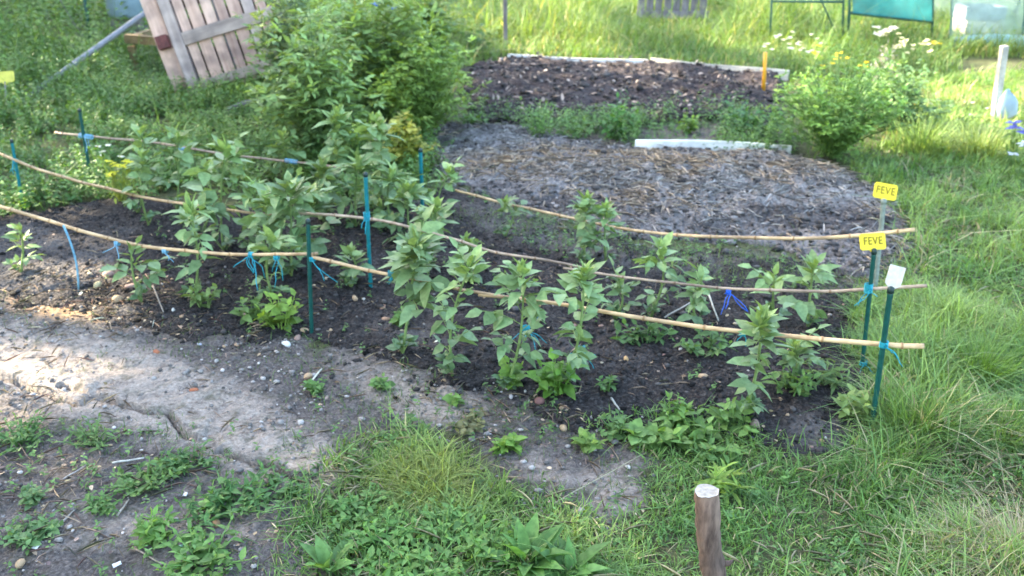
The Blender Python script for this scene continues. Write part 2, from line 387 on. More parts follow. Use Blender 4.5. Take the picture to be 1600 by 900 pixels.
class MB:
    def __init__(s): s.v, s.f, s.c, s.n = [], [], [], 0
    def add(s, v, f, c):
        v = np.asarray(v, float).reshape(-1, 3); f = np.asarray(f, int).reshape(-1, 3)
        c = np.asarray(c, float)
        if c.ndim == 1: c = np.tile(c, (len(v), 1))
        s.v.append(v); s.f.append(f + s.n); s.c.append(c); s.n += len(v)
    def leaves(s, P, D, N, L, W, droop, C):
        """one pointed, folded leaf per row"""
        P, D, N = np.atleast_2d(P).astype(float), unit(np.atleast_2d(D).astype(float)), np.atleast_2d(N).astype(float)
        n = len(P)
        if n == 0: return
        L, W, droop = (np.broadcast_to(np.asarray(q, float), (n,)) for q in (L, W, droop))
        C = np.broadcast_to(np.asarray(C, float), (n, 3))
        X = unit(np.cross(D, N)); N = np.cross(X, D)
        t = LT[:, 1]
        v = (P[:, None] + X[:, None] * (LT[None, :, 0:1] * W[:, None, None]) + D[:, None] * (t[None, :, None] * L[:, None, None])
             + N[:, None] * ((LT[None, :, 2] - droop[:, None] * t[None] ** 2) * L[:, None])[:, :, None])
        f = LF[None] + (np.arange(n) * 8)[:, None, None]
        s.add(v.reshape(-1, 3), f.reshape(-1, 3), np.repeat(C, 8, axis=0))
    def blades(s, P, H, az, lean, W, C):
        n = len(P)
        if n == 0: return
        t = np.array([0, .4, .75, 1.0]); wt_ = np.array([1, .85, .55, 0])
        out = lean[:, None] * H[:, None] * t[None] ** 2
        up = H[:, None] * (t[None] - 0.35 * np.minimum(lean, 1.4)[:, None] * t[None] ** 2)
        dx, dy = np.cos(az), np.sin(az)
        cx = P[:, 0:1] + dx[:, None] * out; cy = P[:, 1:2] + dy[:, None] * out; cz = P[:, 2:3] + up
        tw = rng.uniform(-.9, .9, n)
        sx, sy = -np.sin(az + tw), np.cos(az + tw)
        v = np.empty((n, 7, 3))
        for k in range(3):
            w = W * wt_[k] * .5
            for j, sg in ((0, -1), (1, 1)):
                v[:, 2 * k + j, 0] = cx[:, k] + sg * w * sx; v[:, 2 * k + j, 1] = cy[:, k] + sg * w * sy; v[:, 2 * k + j, 2] = cz[:, k]
        v[:, 6, 0], v[:, 6, 1], v[:, 6, 2] = cx[:, 3], cy[:, 3], cz[:, 3]
        F = np.array([[0, 1, 3], [0, 3, 2], [2, 3, 5], [2, 5, 4], [4, 5, 6]])
        s.add(v.reshape(-1, 3), (F[None] + (np.arange(n) * 7)[:, None, None]).reshape(-1, 3), np.repeat(C, 7, axis=0))
    def tube(s, pts, rad, c, k=6, cap=True):
        pts = np.array([tuple(p) for p in pts], float); n = len(pts)
        rad = np.broadcast_to(np.asarray(rad, float), (n,))
        T = unit(np.gradient(pts, axis=0))
        ref = np.array([0, 0, 1.0]) if abs(T[0, 2]) < .9 else np.array([1.0, 0, 0])
        X = unit(np.cross(T, ref)); Y = np.cross(T, X)
        a = np.arange(k) * 2 * math.pi / k
        v = pts[:, None] + rad[:, None, None] * (X[:, None] * np.cos(a)[None, :, None] + Y[:, None] * np.sin(a)[None, :, None])
        v = v.reshape(-1, 3); f = []
        for i in range(n - 1):
            for j in range(k):
                p, q = i * k + j, i * k + (j + 1) % k
                f += [(p, q, q + k), (p, q + k, p + k)]
        if cap:
            v = np.vstack([v, pts[0], pts[-1]]); c0, c1 = n * k, n * k + 1
            for j in range(k):
                f += [(c0, (j + 1) % k, j), (c1, (n - 1) * k + j, (n - 1) * k + (j + 1) % k)]
        s.add(v, f, c)
    def build(s, name, mat, parent=None, smooth=True, origin=None, hide=False):
        me = bpy.data.meshes.new(name)
        if s.n:
            v = np.vstack(s.v); f = np.vstack(s.f); c = np.vstack(s.c)
            if origin is not None: v = v - np.array(tuple(origin))
            me.vertices.add(len(v)); me.vertices.foreach_set("co", v.ravel().astype(np.float32))
            me.loops.add(len(f) * 3); me.loops.foreach_set("vertex_index", f.ravel().astype(np.int32))
            me.polygons.add(len(f)); me.polygons.foreach_set("loop_start", np.arange(0, len(f) * 3, 3, dtype=np.int32))
            me.update(calc_edges=True)
            if smooth: me.polygons.foreach_set("use_smooth", np.ones(len(f), bool))
            at = me.attributes.new("tint", 'FLOAT_COLOR', 'POINT')
            at.data.foreach_set("color", np.hstack([np.clip(c, 0, 1), np.ones((len(c), 1))]).ravel().astype(np.float32))
            me.validate()
        me.materials.append(mat)
        o = bpy.data.objects.new(name, me); col.objects.link(o)
        if parent is not None: o.parent = parent
        elif origin is not None: o.location = tuple(origin)
        return o

def tag(o, label=None, cat=None, group=None, kind=None):
    if label: o["label"] = label
    if cat: o["category"] = cat
    if group: o["group"] = group
    if kind: o["kind"] = kind
    return o

def empty(name, loc, label, cat, group=None):
    o = bpy.data.objects.new(name, None); col.objects.link(o)
    o.location = tuple(loc); o.empty_display_size = 0.05
    return tag(o, label, cat, group)

def box(name, size, mat, parent=None, loc=(0, 0, 0), rot=(0, 0, 0), bev=0.004, seg=2, warp=0.0, quat=None):
    """a board or block: chamfered, slightly out of true"""
    bm = bmesh.new()
    bmesh.ops.create_cube(bm, size=1)
    for v in bm.verts: v.co = Vector((v.co.x * size[0], v.co.y * size[1], v.co.z * size[2]))
    if max(size) > 6 * min(size):
        ax = list(size).index(max(size))
        es = [e for e in bm.edges if abs((e.verts[0].co - e.verts[1].co)[ax]) > 0.9 * size[ax]]
        bmesh.ops.subdivide_edges(bm, edges=es, cuts=6, use_grid_fill=True)
    bmesh.ops.bevel(bm, geom=[e for e in bm.edges if e.calc_face_angle(0) > 0.5], offset=min(bev, min(size) * .3), segments=seg, affect='EDGES', profile=0.6)
    if warp:
        ph = random.uniform(0, 6)
        L = max(size); ax = list(size).index(L)
        for v in bm.verts:
            t = v.co[ax] / L
            for k in range(3):
                if k != ax: v.co[k] += warp * math.sin(5 * t + ph + k) + random.uniform(-1, 1) * warp * 0.15
    bmesh.ops.triangulate(bm, faces=bm.faces)
    me = bpy.data.meshes.new(name); bm.to_mesh(me); bm.free()
    me.materials.append(mat)
    o = bpy.data.objects.new(name, me); col.objects.link(o)
    o.location = loc
    if quat is not None:
        o.rotation_mode = 'QUATERNION'; o.rotation_quaternion = quat
    else: o.rotation_euler = rot
    if parent is not None: o.parent = parent
    return o

# ------------------------------------------------------------------ the ground: one sheet out to the horizon
def axis(segs):
    out = [segs[0][0]]
    for a, b, st in segs:
        n = max(1, int(round((b - a) / st)))
        out += list(a + (b - a) * (np.arange(1, n + 1) / n))
    return np.array(out)

def grow(start, end, st, g=1.25):
    r, x = [], start
    sgn = 1 if end > start else -1
    while (x - end) * sgn < 0:
        x += sgn * st; st *= g; r.append(x)
    return r

gx = np.concatenate([np.array(grow(-3.2, -420, .08))[::-1], axis([(-3.2, -2.0, .03), (-2.0, -.55, .0065), (-.55, .6, .011), (.6, 3.2, .022)]), grow(3.2, 420, .08)])
gy = np.concatenate([np.array(grow(1.2, -300, .06))[::-1], axis([(1.2, 2.1, .011), (2.1, 2.92, .0065), (2.92, 6.0, .03), (6.0, 16, .08)]), grow(16, 500, .2)])
GX, GY = np.meshgrid(gx, gy)

def base_z(x, y):
    return 0.035 * (fbm(x, y, 0.55, 3) - .5) * np.clip((np.hypot(x, y) - .5) / 2, 0, 1)

def crack_z(x, y):
    z = np.zeros(np.shape(x)); 
    wob = 0.012 * (fbm(x, y, 16, 4, .65) - .5) * 2
    for c in CRACKS:
        d = seg_dist(x, y + wob, c)
        yc = np.interp(x, [p[0] for p in c], [p[1] for p in c])
        up = (y + wob > yc) & (x > min(p[0] for p in c) - .02) & (x < max(p[0] for p in c) + .02)
        z = z + np.where(up, 0.016 * np.exp(-d / 0.12), 0) - 0.050 * np.exp(-(d / 0.0072) ** 2) * np.clip(fbm(x, y, 9, 2) * 3 - .3, 0, 1)
    return z

sd_dirt = sdf(GX, GY, P_DIRT)
dirt_w = np.clip(0.5 + sd_dirt / 0.16 + (fbm(GX, GY, 5, 4) - .5) * 1.6, 0, 1)
dirt_w = np.maximum(dirt_w, np.clip(0.5 + sdf(GX, GY, P_STRIP) / .3, 0, 1) * .8)
dirt_w = np.maximum(dirt_w, np.clip(0.6 + sdf(GX, GY, P_GAP) / .2, 0, 1) * .55)
U_, V_ = to_px(GX, GY)
def blob(u, v, ru, rv, rot=0.0):
    c, s = math.cos(R(rot)), math.sin(R(rot))
    a, b = U_ - u, V_ - v
    return np.exp(-(((a * c + b * s) / ru) ** 2 + ((-a * s + b * c) / rv) ** 2))
clay_w = np.clip(blob(60, 580, 230, 75, 15) + blob(330, 650, 230, 60, 25) * 1.0 + blob(450, 715, 80, 32, 10) * .8 + blob(610, 600, 170, 45, 18) * .55
                 + blob(960, 770, 70, 55) * .75 + blob(840, 735, 60, 40) * .5 + blob(1040, 720, 60, 30) * .3 + blob(690, 640, 100, 40, 15) * .5 + blob(200, 820, 300, 75) * .55, 0, 1)
clay_w *= np.clip(dirt_w * 1.4, 0, 1)
lit_w = blob(170, 470, 130, 38, 20) * .75 + blob(60, 480, 90, 40) * .6
GZ = base_z(GX, GY) + dirt_w * 0.020 * (fbm(GX, GY, 13, 6, .66) - .5) * 2 + crack_z(GX, GY)
G = MB()
ny, nx = GX.shape
idx = np.arange(nx * ny).reshape(ny, nx)
q = np.stack([idx[:-1, :-1], idx[:-1, 1:], idx[1:, 1:], idx[1:, :-1]], -1).reshape(-1, 4)
G.add(np.stack([GX, GY, GZ], -1).reshape(-1, 3), np.concatenate([q[:, [0, 1, 2]], q[:, [0, 2, 3]]]),
      np.stack([dirt_w, clay_w, lit_w], -1).reshape(-1, 3))
ground = tag(G.build("ground", ground_mat()), kind='structure')

def bed(name, poly, step, zfun, mat, dryfun):
    xs = [p[0] for p in poly]; ys = [p[1] for p in poly]
    X, Y = np.meshgrid(np.arange(min(xs) - .2, max(xs) + .2, step), np.arange(min(ys) - .2, max(ys) + .2, step))
    d = sdf(X, Y, poly) + (fbm(X, Y, 6, 4) - .5) * 0.22
    e = np.clip(d / 0.16, -1.2, 1)
    Z = base_z(X, Y) + np.where(d > 0, zfun(X, Y, d) * np.sqrt(np.clip(e, 0, 1)) + 0.006, -0.05)
    b = MB(); n1, n0 = X.shape
    I = np.arange(n0 * n1).reshape(n1, n0)
    q = np.stack([I[:-1, :-1], I[:-1, 1:], I[1:, 1:], I[1:, :-1]], -1).reshape(-1, 4)
    keep = (d.ravel()[q] > -0.06).any(1)
    q = q[keep]
    dr = np.clip(dryfun(X, Y), 0, 1)
    b.add(np.stack([X, Y, Z], -1).reshape(-1, 3), np.concatenate([q[:, [0, 1, 2]], q[:, [0, 2, 3]]]), np.repeat(dr.reshape(-1, 1), 3, 1))
    return tag(b.build(name, mat), kind='structure')

def z_front(X, Y, d): return 0.012 + 0.05 * np.clip(fbm(X, Y, 7, 5, .6) - .32, 0, 1) + 0.03 * (fbm(X, Y, 28, 3, .6) - .5)
def z_mid(X, Y, d): return 0.008 + 0.06 * np.clip(d - .05, 0, .6) + (0.05 + .16 * np.clip(d - .1, 0, .5)) * np.clip(fbm(X, Y, 6, 5, .62) - .3, 0, 1) + 0.04 * (fbm(X, Y, 22, 3, .6) - .5)
def z_back(X, Y, d): return 0.03 + 0.05 * np.clip(d, 0, .5) + 0.12 * np.clip(fbm(X, Y, 4, 5, .6) - .3, 0, 1) + 0.05 * (fbm(X, Y, 13, 3, .6) - .5)

def dry_front(X, Y):
    global U_, V_
    U_, V_ = to_px(X, Y)
    return np.clip(.45 * blob(60, 420, 190, 60) + .35 * blob(690, 540, 120, 25, 10) + .3 * blob(1010, 555, 150, 40) + .25 * blob(1290, 680, 90, 50)
                   + .25 * blob(760, 500, 90, 25) + .40 * blob(830, 370, 190, 28, 15) + .30 * blob(1100, 420, 160, 24) + (fbm(X, Y, 3, 3) - .5) * .25, 0, 1)
def dry_mid(X, Y):
    global U_, V_
    U_, V_ = to_px(X, Y)
    return np.clip(.5 * blob(820, 262, 170, 22, 5) + .55 * blob(1060, 295, 240, 38, 4) + .3 * blob(1270, 275, 90, 26) + .3 * blob(1000, 262, 200, 18), 0, 1) - .22 * blob(800, 315, 110, 22, 12) - .2 * blob(1250, 360, 160, 26) + (fbm(X, Y, 4, 4) - .5) * .55

soil_front = soil_mat("dark_garden_soil", (0.014, 0.012, 0.012), (0.042, 0.036, 0.035), (0.11, 0.097, 0.093), .46, 60)
soil_mid = soil_mat("mulched_soil", (0.028, 0.024, 0.025), (0.085, 0.076, 0.076), (0.22, 0.20, 0.195), .66, 45)
soil_back = soil_mat("turned_soil", (0.015, 0.012, 0.013), (0.040, 0.032, 0.034), (0.10, 0.08, 0.08), .42, 26)
bed("soil_bed", P_FRONT, .0135, z_front, soil_front, dry_front)
bed("soil_bed", P_MID, .018, z_mid, soil_mid, dry_mid)
bed("soil_bed", P_BACK, .03, z_back, soil_back, lambda X, Y: (fbm(X, Y, 2, 3) - .5) * .5)

def surf_z(x, y):
    """height of whatever soil lies at x, y"""
    x = np.asarray(x, float); y = np.asarray(y, float)
    z = base_z(x, y)
    for P, zf in ((P_FRONT, z_front), (P_MID, z_mid), (P_BACK, z_back)):
        d = sdf(x, y, P) + (fbm(x, y, 6, 4) - .5) * 0.22
        e = np.clip(d / 0.16, 0, 1)
        z = np.where(d > 0, base_z(x, y) + zf(x, y, d) * np.sqrt(e) + 0.006, z)
    return z

def gs(u, v):
    p = gnd(u, v); z = float(surf_z(p.x, p.y))
    p = gnd(u, v, z); p.z = float(surf_z(p.x, p.y)); return p

# ------------------------------------------------------------------ the row of tall trees that shades the plot
# sunlit spots on the ground in the photograph: u, v, radius u, radius v  -> the crowns are open along the sun's path to them
GAPS = [(-120, 566, 310, 124), (120, 468, 150, 56), (900, 70, 110, 38), (1000, 112, 70, 14), (1030, 122, 60, 12), (1530, 195, 140, 75), (1430, 228, 100, 34), (1200, 140, 45, 16),
        (190, 300, 50, 28), (1240, 15, 60, 25), (1370, 45, 50, 22), (1560, 100, 60, 40), (1210, 75, 90, 22), (1330, 90, 90, 22), (1000, 20, 150, 18), (640, 225, 50, 22), (90, 340, 80, 18), (1150, -15, 500, 26)]

def make_tree(x, y, h, w, n, label):
    t = empty("tall_tree", (x, y, 0), label, "tree", "tall trees along the side of the plot")
    tr = MB()
    pts = [(x, y, -.1), (x + .1, y, h * .2), (x - .1, y + .1, h * .45), (x + .05, y, h * .75), (x, y, h * .95)]
    tr.tube(pts, [.24, .19, .15, .09, .02], (1, 1, 1), 10)
    cr = MB()
    nl = 26
    lob = []
    for i in range(nl):
        a = rng.uniform(0, 6.28); zz = rng.uniform(.08, .95) * h
        rr = w * (0.35 + .65 * math.sin(math.pi * min(1, .2 + .75 * zz / h))) * rng.uniform(.3, .75)
        c = np.array([x + rr * math.cos(a) * .8, y + rr * math.sin(a) * 1.1, zz])
        lob.append(c)
        k0 = zz * .75
        tr.tube([(x, y, k0), tuple((np.array([x, y, k0]) + c) / 2 + [0, 0, .15]), tuple(c)], [.05, .03, .01], (1, 1, 1), 5)
    lob = np.array(lob)
    pick = rng.integers(0, nl, n)
    P = lob[pick] + rng.normal(0, 1, (n, 3)) * np.array([.75, .95, .75]) * w * .42
    P[:, 2] = np.clip(P[:, 2], .25, h + .3)
    s = P[:, 2] / SUN_DIR.z
    hx, hy = P[:, 0] - s * SUN_DIR.x, P[:, 1] - s * SUN_DIR.y
    u, v = to_px(hx, hy)
    u = u + 50 * (fbm(hx, hy, 2.5, 3) - .5); v = v + 24 * (fbm(hx + 9, hy, 2.5, 3) - .5)
    keep = rng.random(n) < np.where((hy > 8.2) | ((hx > 3.2) & (hy > 5.5)), .72, 1.0)
    for (a, b, ru, rv) in GAPS:
        keep &= ~((((u - a) / ru) ** 2 + ((v - b) / rv) ** 2 < 1) & (hy > .8))
    P = P[keep]; m = len(P)
    D = rng.normal(0, 1, (m, 3)); D[:, 2] -= .3
    C = np.array([.055, .095, .03]) * rng.uniform(.6, 1.5, (m, 1)) * np.array([1, 1, 1]) + rng.uniform(-.01, .01, (m, 3))
    Ll = rng.uniform(.12, .21, m); cr.leaves(P - unit(D) * Ll[:, None] * .5, D, rng.normal(0, 1, (m, 3)), Ll, Ll * .75, .15, C)
    tr.build("trunk", M['treebark'], t, origin=(x, y, 0))
    cr.build("crown", M['leaf'], t, origin=(x, y, 0))
for k in range(10):
    make_tree(-13.6 + .7 * ((k * 37) % 5 - 2) / 2, -2.0 + 3.3 * k, 11.6 + (k * 13) % 4 * .5, 2.5, 17000, "tall broadleaf tree in the row standing beyond the pallet beside the plot")

# ------------------------------------------------------------------ canes, stakes, ties
A1, B1 = gnd(1362, 665), gnd(487, 520)            # foot of the front row's stakes
A2, B2, D2 = gnd(1345, 580), gnd(579, 445), gnd(40, 330)
A3, B3, D3 = gnd(1368, 462), gnd(660, 340), gnd(143, 285)

def stake(u0, v0, u1, v1, label, mat='stake', r=.0088, cap='cap', A=None, B=None):
    foot = gs(u0, v0)
    top = at_y(u1, v1, foot.y)
    t = empty("garden_stake", foot, label, "stake", "plastic coated stakes holding the canes")
    ax = (top - foot).normalized()
    b = MB(); n = 30
    pts = [foot - ax * .12 + (top - foot + ax * .12) * (i / n) for i in range(n + 1)]
    b.tube(pts, [r * (1.0 + .10 * (i % 2)) for i in range(n + 1)], (1, 1, 1), 8)      # ribbed coating
    b.build("rod", M[mat], t, origin=foot)
    if cap:
        c = MB(); c.tube([top - ax * .012, top + ax * .004, top + ax * .009], [r * 1.25, r * 1.25, r * .5], (1, 1, 1), 8)
        c.build("cap", M[cap], t, origin=foot)
    return foot, top, ax

S1 = stake(1362, 668, 1392, 452, "dark green stake carrying the blank white label, at the grass end of the front cane")
S1b = stake(487, 520, 481, 345, "green stake in the front row where two canes meet, beside a pale leafy clump", r=.008)
S2 = stake(1346, 580, 1366, 392, "teal green stake under the lower yellow label", 'stake', .0078)
S2b = stake(579, 446, 571, 272, "bright teal stake in the middle row among the tallest beans", 'stake_teal', .0085)
S2c = stake(38, 330, 18, 220, "bright teal stake at the hedge end of the middle cane", 'stake_teal', .0078)
S3 = stake(1366, 462, 1381, 314, "faded grey stake topped by the upper yellow label", 'stake_grey', .0105, 'stake_grey')
S3b = stake(660, 330, 657, 234, "teal stake just under the yellowing bush", 'stake_teal', .010)
S3c = stake(144, 290, 124, 172, "dark green stake at the far cane's hedge end beside the yellow flowers", 'stake', .0095)

def cane(pts, r, label, mat='cane', knots=.2):
    r *= 1.15
    pts = [Vector(p) for p in pts]
    fine = []
    n = len(pts)
    for i in range(n - 1):                                       # Catmull-Rom through the points
        p0, p1, p2, p3 = pts[max(0, i - 1)], pts[i], pts[i + 1], pts[min(n - 1, i + 2)]
        for k in range(14):
            t = k / 14
            fine.append(.5 * ((2 * p1) + (p2 - p0) * t + (2 * p0 - 5 * p1 + 4 * p2 - p3) * t * t + (3 * p1 - p0 - 3 * p2 + p3) * t ** 3))
    fine.append(pts[-1])
    L = [0]
    for a, b in zip(fine, fine[1:]): L.append(L[-1] + (b - a).length)
    T, kn, x = L[-1], [], random.uniform(.05, .15)                # joints, at which the cane swells and bends a little
    while x < T: kn.append(x); x += knots * random.uniform(.75, 1.25)
    kx = [0] + kn + [T]; ky = [(random.uniform(-.004, .004), random.uniform(-.005, .005)) for _ in kx]
    smp = sorted(set(list(np.linspace(0, T, 110)) + [q + d for q in kn for d in (-.006, -.002, .002, .006) if 0 < q + d < T]))
    arr = np.array([tuple(q) for q in fine]); pts2, rad, colr = [], [], []
    for q in smp:
        p = np.array([np.interp(q, L, arr[:, k]) for k in range(3)])
        p[1] += np.interp(q, kx, [k[0] for k in ky]); p[2] += np.interp(q, kx, [k[1] for k in ky])
        g = min((abs(q - k) for k in kn), default=1)
        pts2.append(p); rad.append(r * (1 - .25 * q / T) * (1.30 if g < .004 else 1.0))
        cc = (.52, .45, .38) if g < .0045 else (np.array([1, 1, 1]) * random.uniform(.88, 1.0) if random.random() > .08 else (.75, .7, .66))
        colr += [cc] * 8
    b = MB(); b.tube(pts2, rad, (1, 1, 1), 8, cap=True)
    b.c[0][:len(colr)] = np.array(colr)
    c = fine[0]
    o = b.build("bamboo_cane", M[mat], origin=c)
    return tag(o, label, "cane", "bamboo canes tied along the bean rows")

def rowpts(px, A, B): return [on_row(u, v, A, B) for u, v in px]
cane(rowpts([(488, 401), (560, 417), (640, 435), (740, 455), (845, 477)], A1, B1), .0062, "light bamboo cane from the front middle stake, carrying the thick blue wrap of twine")
cane(rowpts([(1444, 541), (1300, 530), (1150, 517), (1000, 497), (880, 476), (748, 460)], A1, B1), .0078, "thickest pale bamboo cane, tied to the stake with the white label")
cane(rowpts([(-160, 268), (-60, 300), (0, 323), (100, 352), (200, 379), (300, 394), (400, 399), (496, 396)], A1, B1), .0075, "bright pale bamboo cane sweeping from the sunlit patch to the middle stake")
cane(rowpts([(-90, 205), (0, 241), (80, 271), (170, 294), (250, 312), (340, 326), (440, 336)], B2, D2), .0075, "curved bamboo cane of the middle row at the hedge end")
cane(rowpts([(445, 331), (520, 336), (600, 345), (700, 372), (770, 392), (860, 408), (920, 422)], A2, B2), .0062, "reddish thin bamboo cane behind the tall middle beans", 'canegrey')
cane(rowpts([(1449, 447), (1360, 452), (1250, 455), (1150, 453), (1060, 444), (960, 431), (880, 418)], A2, B2), .0058, "thin bamboo cane tied with a turquoise knot below the lower yellow label", 'canegrey')
cane(rowpts([(86, 207), (150, 213), (230, 222), (320, 236), (410, 247), (500, 258), (560, 268)], B3, D3), .0068, "weathered bamboo cane of the far row passing two pale blue ties", 'canegrey')
cane(rowpts([(1430, 358), (1330, 370), (1230, 372), (1100, 370), (1000, 362), (920, 347), (820, 325), (712, 297)], A3, B3), .0078, "long clean bamboo cane in front of the mulched bed")

def tie(p, axis_, r, label, mat='twine', turns=4, tails=2, tl=.07, spread=.02):
    tl *= .62
    """a few turns of twine with a knot and loose ends"""
    p = Vector(p); ax = Vector(axis_).normalized()
    x = ax.orthogonal().normalized(); y = ax.cross(x)
    b = MB(); pts = []
    for i in range(turns * 10 + 1):
        a = i * 2 * math.pi / 10
        pts.append(p + (x * math.cos(a) + y * math.sin(a)) * (r + .0015) + ax * ((i / (turns * 10) - .5) * spread))
    b.tube(pts, .0022, (1, 1, 1), 5)
    for k in range(tails):
        a = random.uniform(0, 6.28)
        d = Vector((math.cos(a) * .6, -.5, -.55 + .5 * random.random()))
        tp, q = [], p + Vector((0, -r - .003, 0))
        for i in range(7):
            tp.append(q.copy()); q = q + d * (tl / 6); d = d + Vector((random.uniform(-.7, .7), random.uniform(-.5, .5), random.uniform(-.7, .3)))
        b.tube(tp, .0017, (1, 1, 1), 4)
    kn = MB()
    a = np.linspace(0, 2 * math.pi, 10)
    b.tube([p + Vector((math.cos(t) * .006, -r - .002, math.sin(t) * .006)) for t in a], .0026, (1, 1, 1), 5)
    return tag(b.build("twine_tie", M[mat], origin=p), label, "twine", "loops of blue twine")

def tie1(u, v, A, B, axis_, r, label, **k): return tie(on_row(u, v, A, B), axis_, r, label, **k)
row1 = (B1 - A1); row2 = (B2 - A2); row3 = (B3 - A3)
tie(at_y(1381, 538, S1[0].y), S1[2], .011, "turquoise twine with a long loose end on the stake with the white label", tl=.12)
tie1(488, 404, A1, B1, (0, 0, 1), .011, "turquoise twine knotted round the middle stake of the front row", tl=.10, turns=5)
tie1(616, 428, A1, B1, row1, .009, "thick blue wrap of twine on the front cane beside the bare bean stem", turns=9, spread=.05, tails=3, tl=.05)
tie1(835, 476, A1, B1, row1, .009, "short turquoise loop where the two front canes overlap", tl=.05)
tie1(822, 512, A1, B1, (0, .2, 1), .012, "frayed turquoise twine hanging below the front cane on a bean stem", tl=.11, tails=6)
tie1(908, 545, A1, B1, (0, .2, 1), .012, "dark turquoise twine low on a bean stem under a pale dry leaf", tl=.06, tails=6)
tie1(1160, 520, A1, B1, row1, .009, "small turquoise tie on the thick front cane at a short bean plant", tl=.05)
tie1(183, 380, A1, B1, row1, .009, "blue tie on the sunlit cane above a small round-leaved bean", mat='twineblue', tl=.06, tails=3)
tie1(258, 392, A1, B1, row1, .009, "pale tie beside the slim bean on the sunlit cane", mat='twineblue', turns=5)
tie1(392, 398, A1, B1, row1, .009, "tangled turquoise twine dangling from the sunlit cane", tl=.13, tails=6)
tie1(432, 402, A1, B1, row1, .009, "long turquoise strand hanging beside a pale leafy clump", tl=.14, tails=3)
tie(at_y(24, 252, S2c[0].y), S2c[2], .011, "bright blue twine knot on the stake at the hedge end of the middle cane", tl=.10, turns=6, tails=3)
tie(at_y(573, 338, S2b[0].y), S2b[2], .012, "pale turquoise wrap round the bright teal stake", turns=6, spread=.04)
tie(at_y(1357, 450, S2[0].y), S2[2], .012, "bright turquoise knot below the lower yellow label", turns=7, spread=.035, tl=.08, tails=3)
tie(at_y(1349, 567, S2[0].y), S2[2], .011, "loose turquoise loop near the foot of the teal stake", turns=2, tl=.09)
tie1(1138, 456, A2, B2, row2, .008, "two dark blue ends hanging from the thin middle cane", mat='blue', tl=.10, tails=4)
tie(at_y(134, 213, S3c[0].y), row3, .012, "pale blue wrap holding the far cane to its hedge end stake", mat='twineblue', turns=12, spread=.11, tl=.12)
tie1(285, 232, B3, D3, row3, .010, "pale blue band on the far cane between two tall beans", mat='twineblue', turns=7, spread=.05, tails=1)
tie1(455, 252, B3, D3, row3, .010, "pale blue band on the far cane in front of the big bush", mat='twineblue', turns=8, spread=.09, tails=2)
s = MB()
p0, p1 = gs(122, 452), at_y(98, 352, gs(122, 452).y - .05)
s.tube([p0 + (p1 - p0) * t + Vector((.02 * math.sin(3 * t), 0, 0)) for t in np.linspace(0, 1, 8)], .0045, (1, 1, 1), 5)
tag(s.build("hanging_string", M['twineblue'], origin=p0), "pale blue string stretched from the sunlit cane down to the soil", "string")

# ------------------------------------------------------------------ labels on the stakes
def marker(top, w, h, tilt, roll, mat, text, label, ink='ink', shape='tag', name="plant_label", lean=-.5):
    t = empty(name, top, label, "label", None)
    t.rotation_euler = (lean, roll, tilt)
    bm = bmesh.new()
    if shape == 'tag':
        out = [(-.5, .9), (-.44, 1), (.44, 1), (.5, .9), (.5, .25), (.42, .16), (.16, .16), (.06, 0), (-.06, 0), (-.16, .16), (-.42, .16), (-.5, .25)]
    else:
        out = [(-.5, .3), (-.5, 1), (.5, 1), (.5, .3), (.13, .12), (.09, 0), (-.09, 0), (-.13, .12)]
    vs = [bm.verts.new((x * w, 0, z * h)) for x, z in out]
    f = bm.faces.new(vs)
    r = bmesh.ops.extrude_face_region(bm, geom=[f])
    bmesh.ops.translate(bm, verts=[e for e in r['geom'] if isinstance(e, bmesh.types.BMVert)], vec=(0, .004, 0))
    bmesh.ops.recalc_face_normals(bm, faces=bm.faces)
    me = bpy.data.meshes.new("plate"); bm.to_mesh(me); bm.free(); me.materials.append(M[mat])
    o = bpy.data.objects.new("plate", me); col.objects.link(o); o.parent = t
    if text:
        cu = bpy.data.curves.new("lettering", 'FONT'); cu.body = text; cu.align_x = 'CENTER'; cu.align_y = 'CENTER'
        cu.size = h * .56; cu.extrude = .0006; cu.space_character = 1.12
        tmp = bpy.data.objects.new("tmp_text", cu); col.objects.link(tmp)
        bpy.context.view_layer.update()
        me = bpy.data.meshes.new_from_object(tmp.evaluated_get(bpy.context.evaluated_depsgraph_get()))
        bpy.data.objects.remove(tmp); me.name = "lettering"; me.materials.clear(); me.materials.append(M[ink])
        lo = bpy.data.objects.new("lettering", me); col.objects.link(lo); lo.parent = t
        lo.location = (0, -.0012, h * .60); lo.rotation_euler = (R(90), 0, 0); lo.scale = (.78, 1.0, 1)
    return t
marker(S3[1] - S3[2] * .005, .098, .082, R(-8), R(8), 'yellow', "FEVE", "bright yellow plant label with handwriting, on the faded grey stake")
marker(S2[1] - S2[2] * .008, .092, .070, R(4), R(-2), 'yellow', "FEVE", "bright yellow plant label with handwriting, on the green stake lower down")
marker(S1[1] - S1[2] * .01, .047, .085, R(-20), R(9), 'whiteplastic', "", "narrow off-white plant label, tilted, on the dark green stake", shape='slip')
yb = gs(10, 180); yt = at_y(8, 132, yb.y)
t = marker(yt, .15, .11, R(5), R(-4), 'paleyellow', "", "faded yellow plant label standing in the nettles near the grey pole")
b = MB(); b.tube([yb - yt, Vector((0, .006, .02))], .006, (1, 1, 1), 6)
so = b.build("stick", M['greywood'], t)
so.rotation_euler = t.rotation_euler.to_matrix().inverted().to_euler()

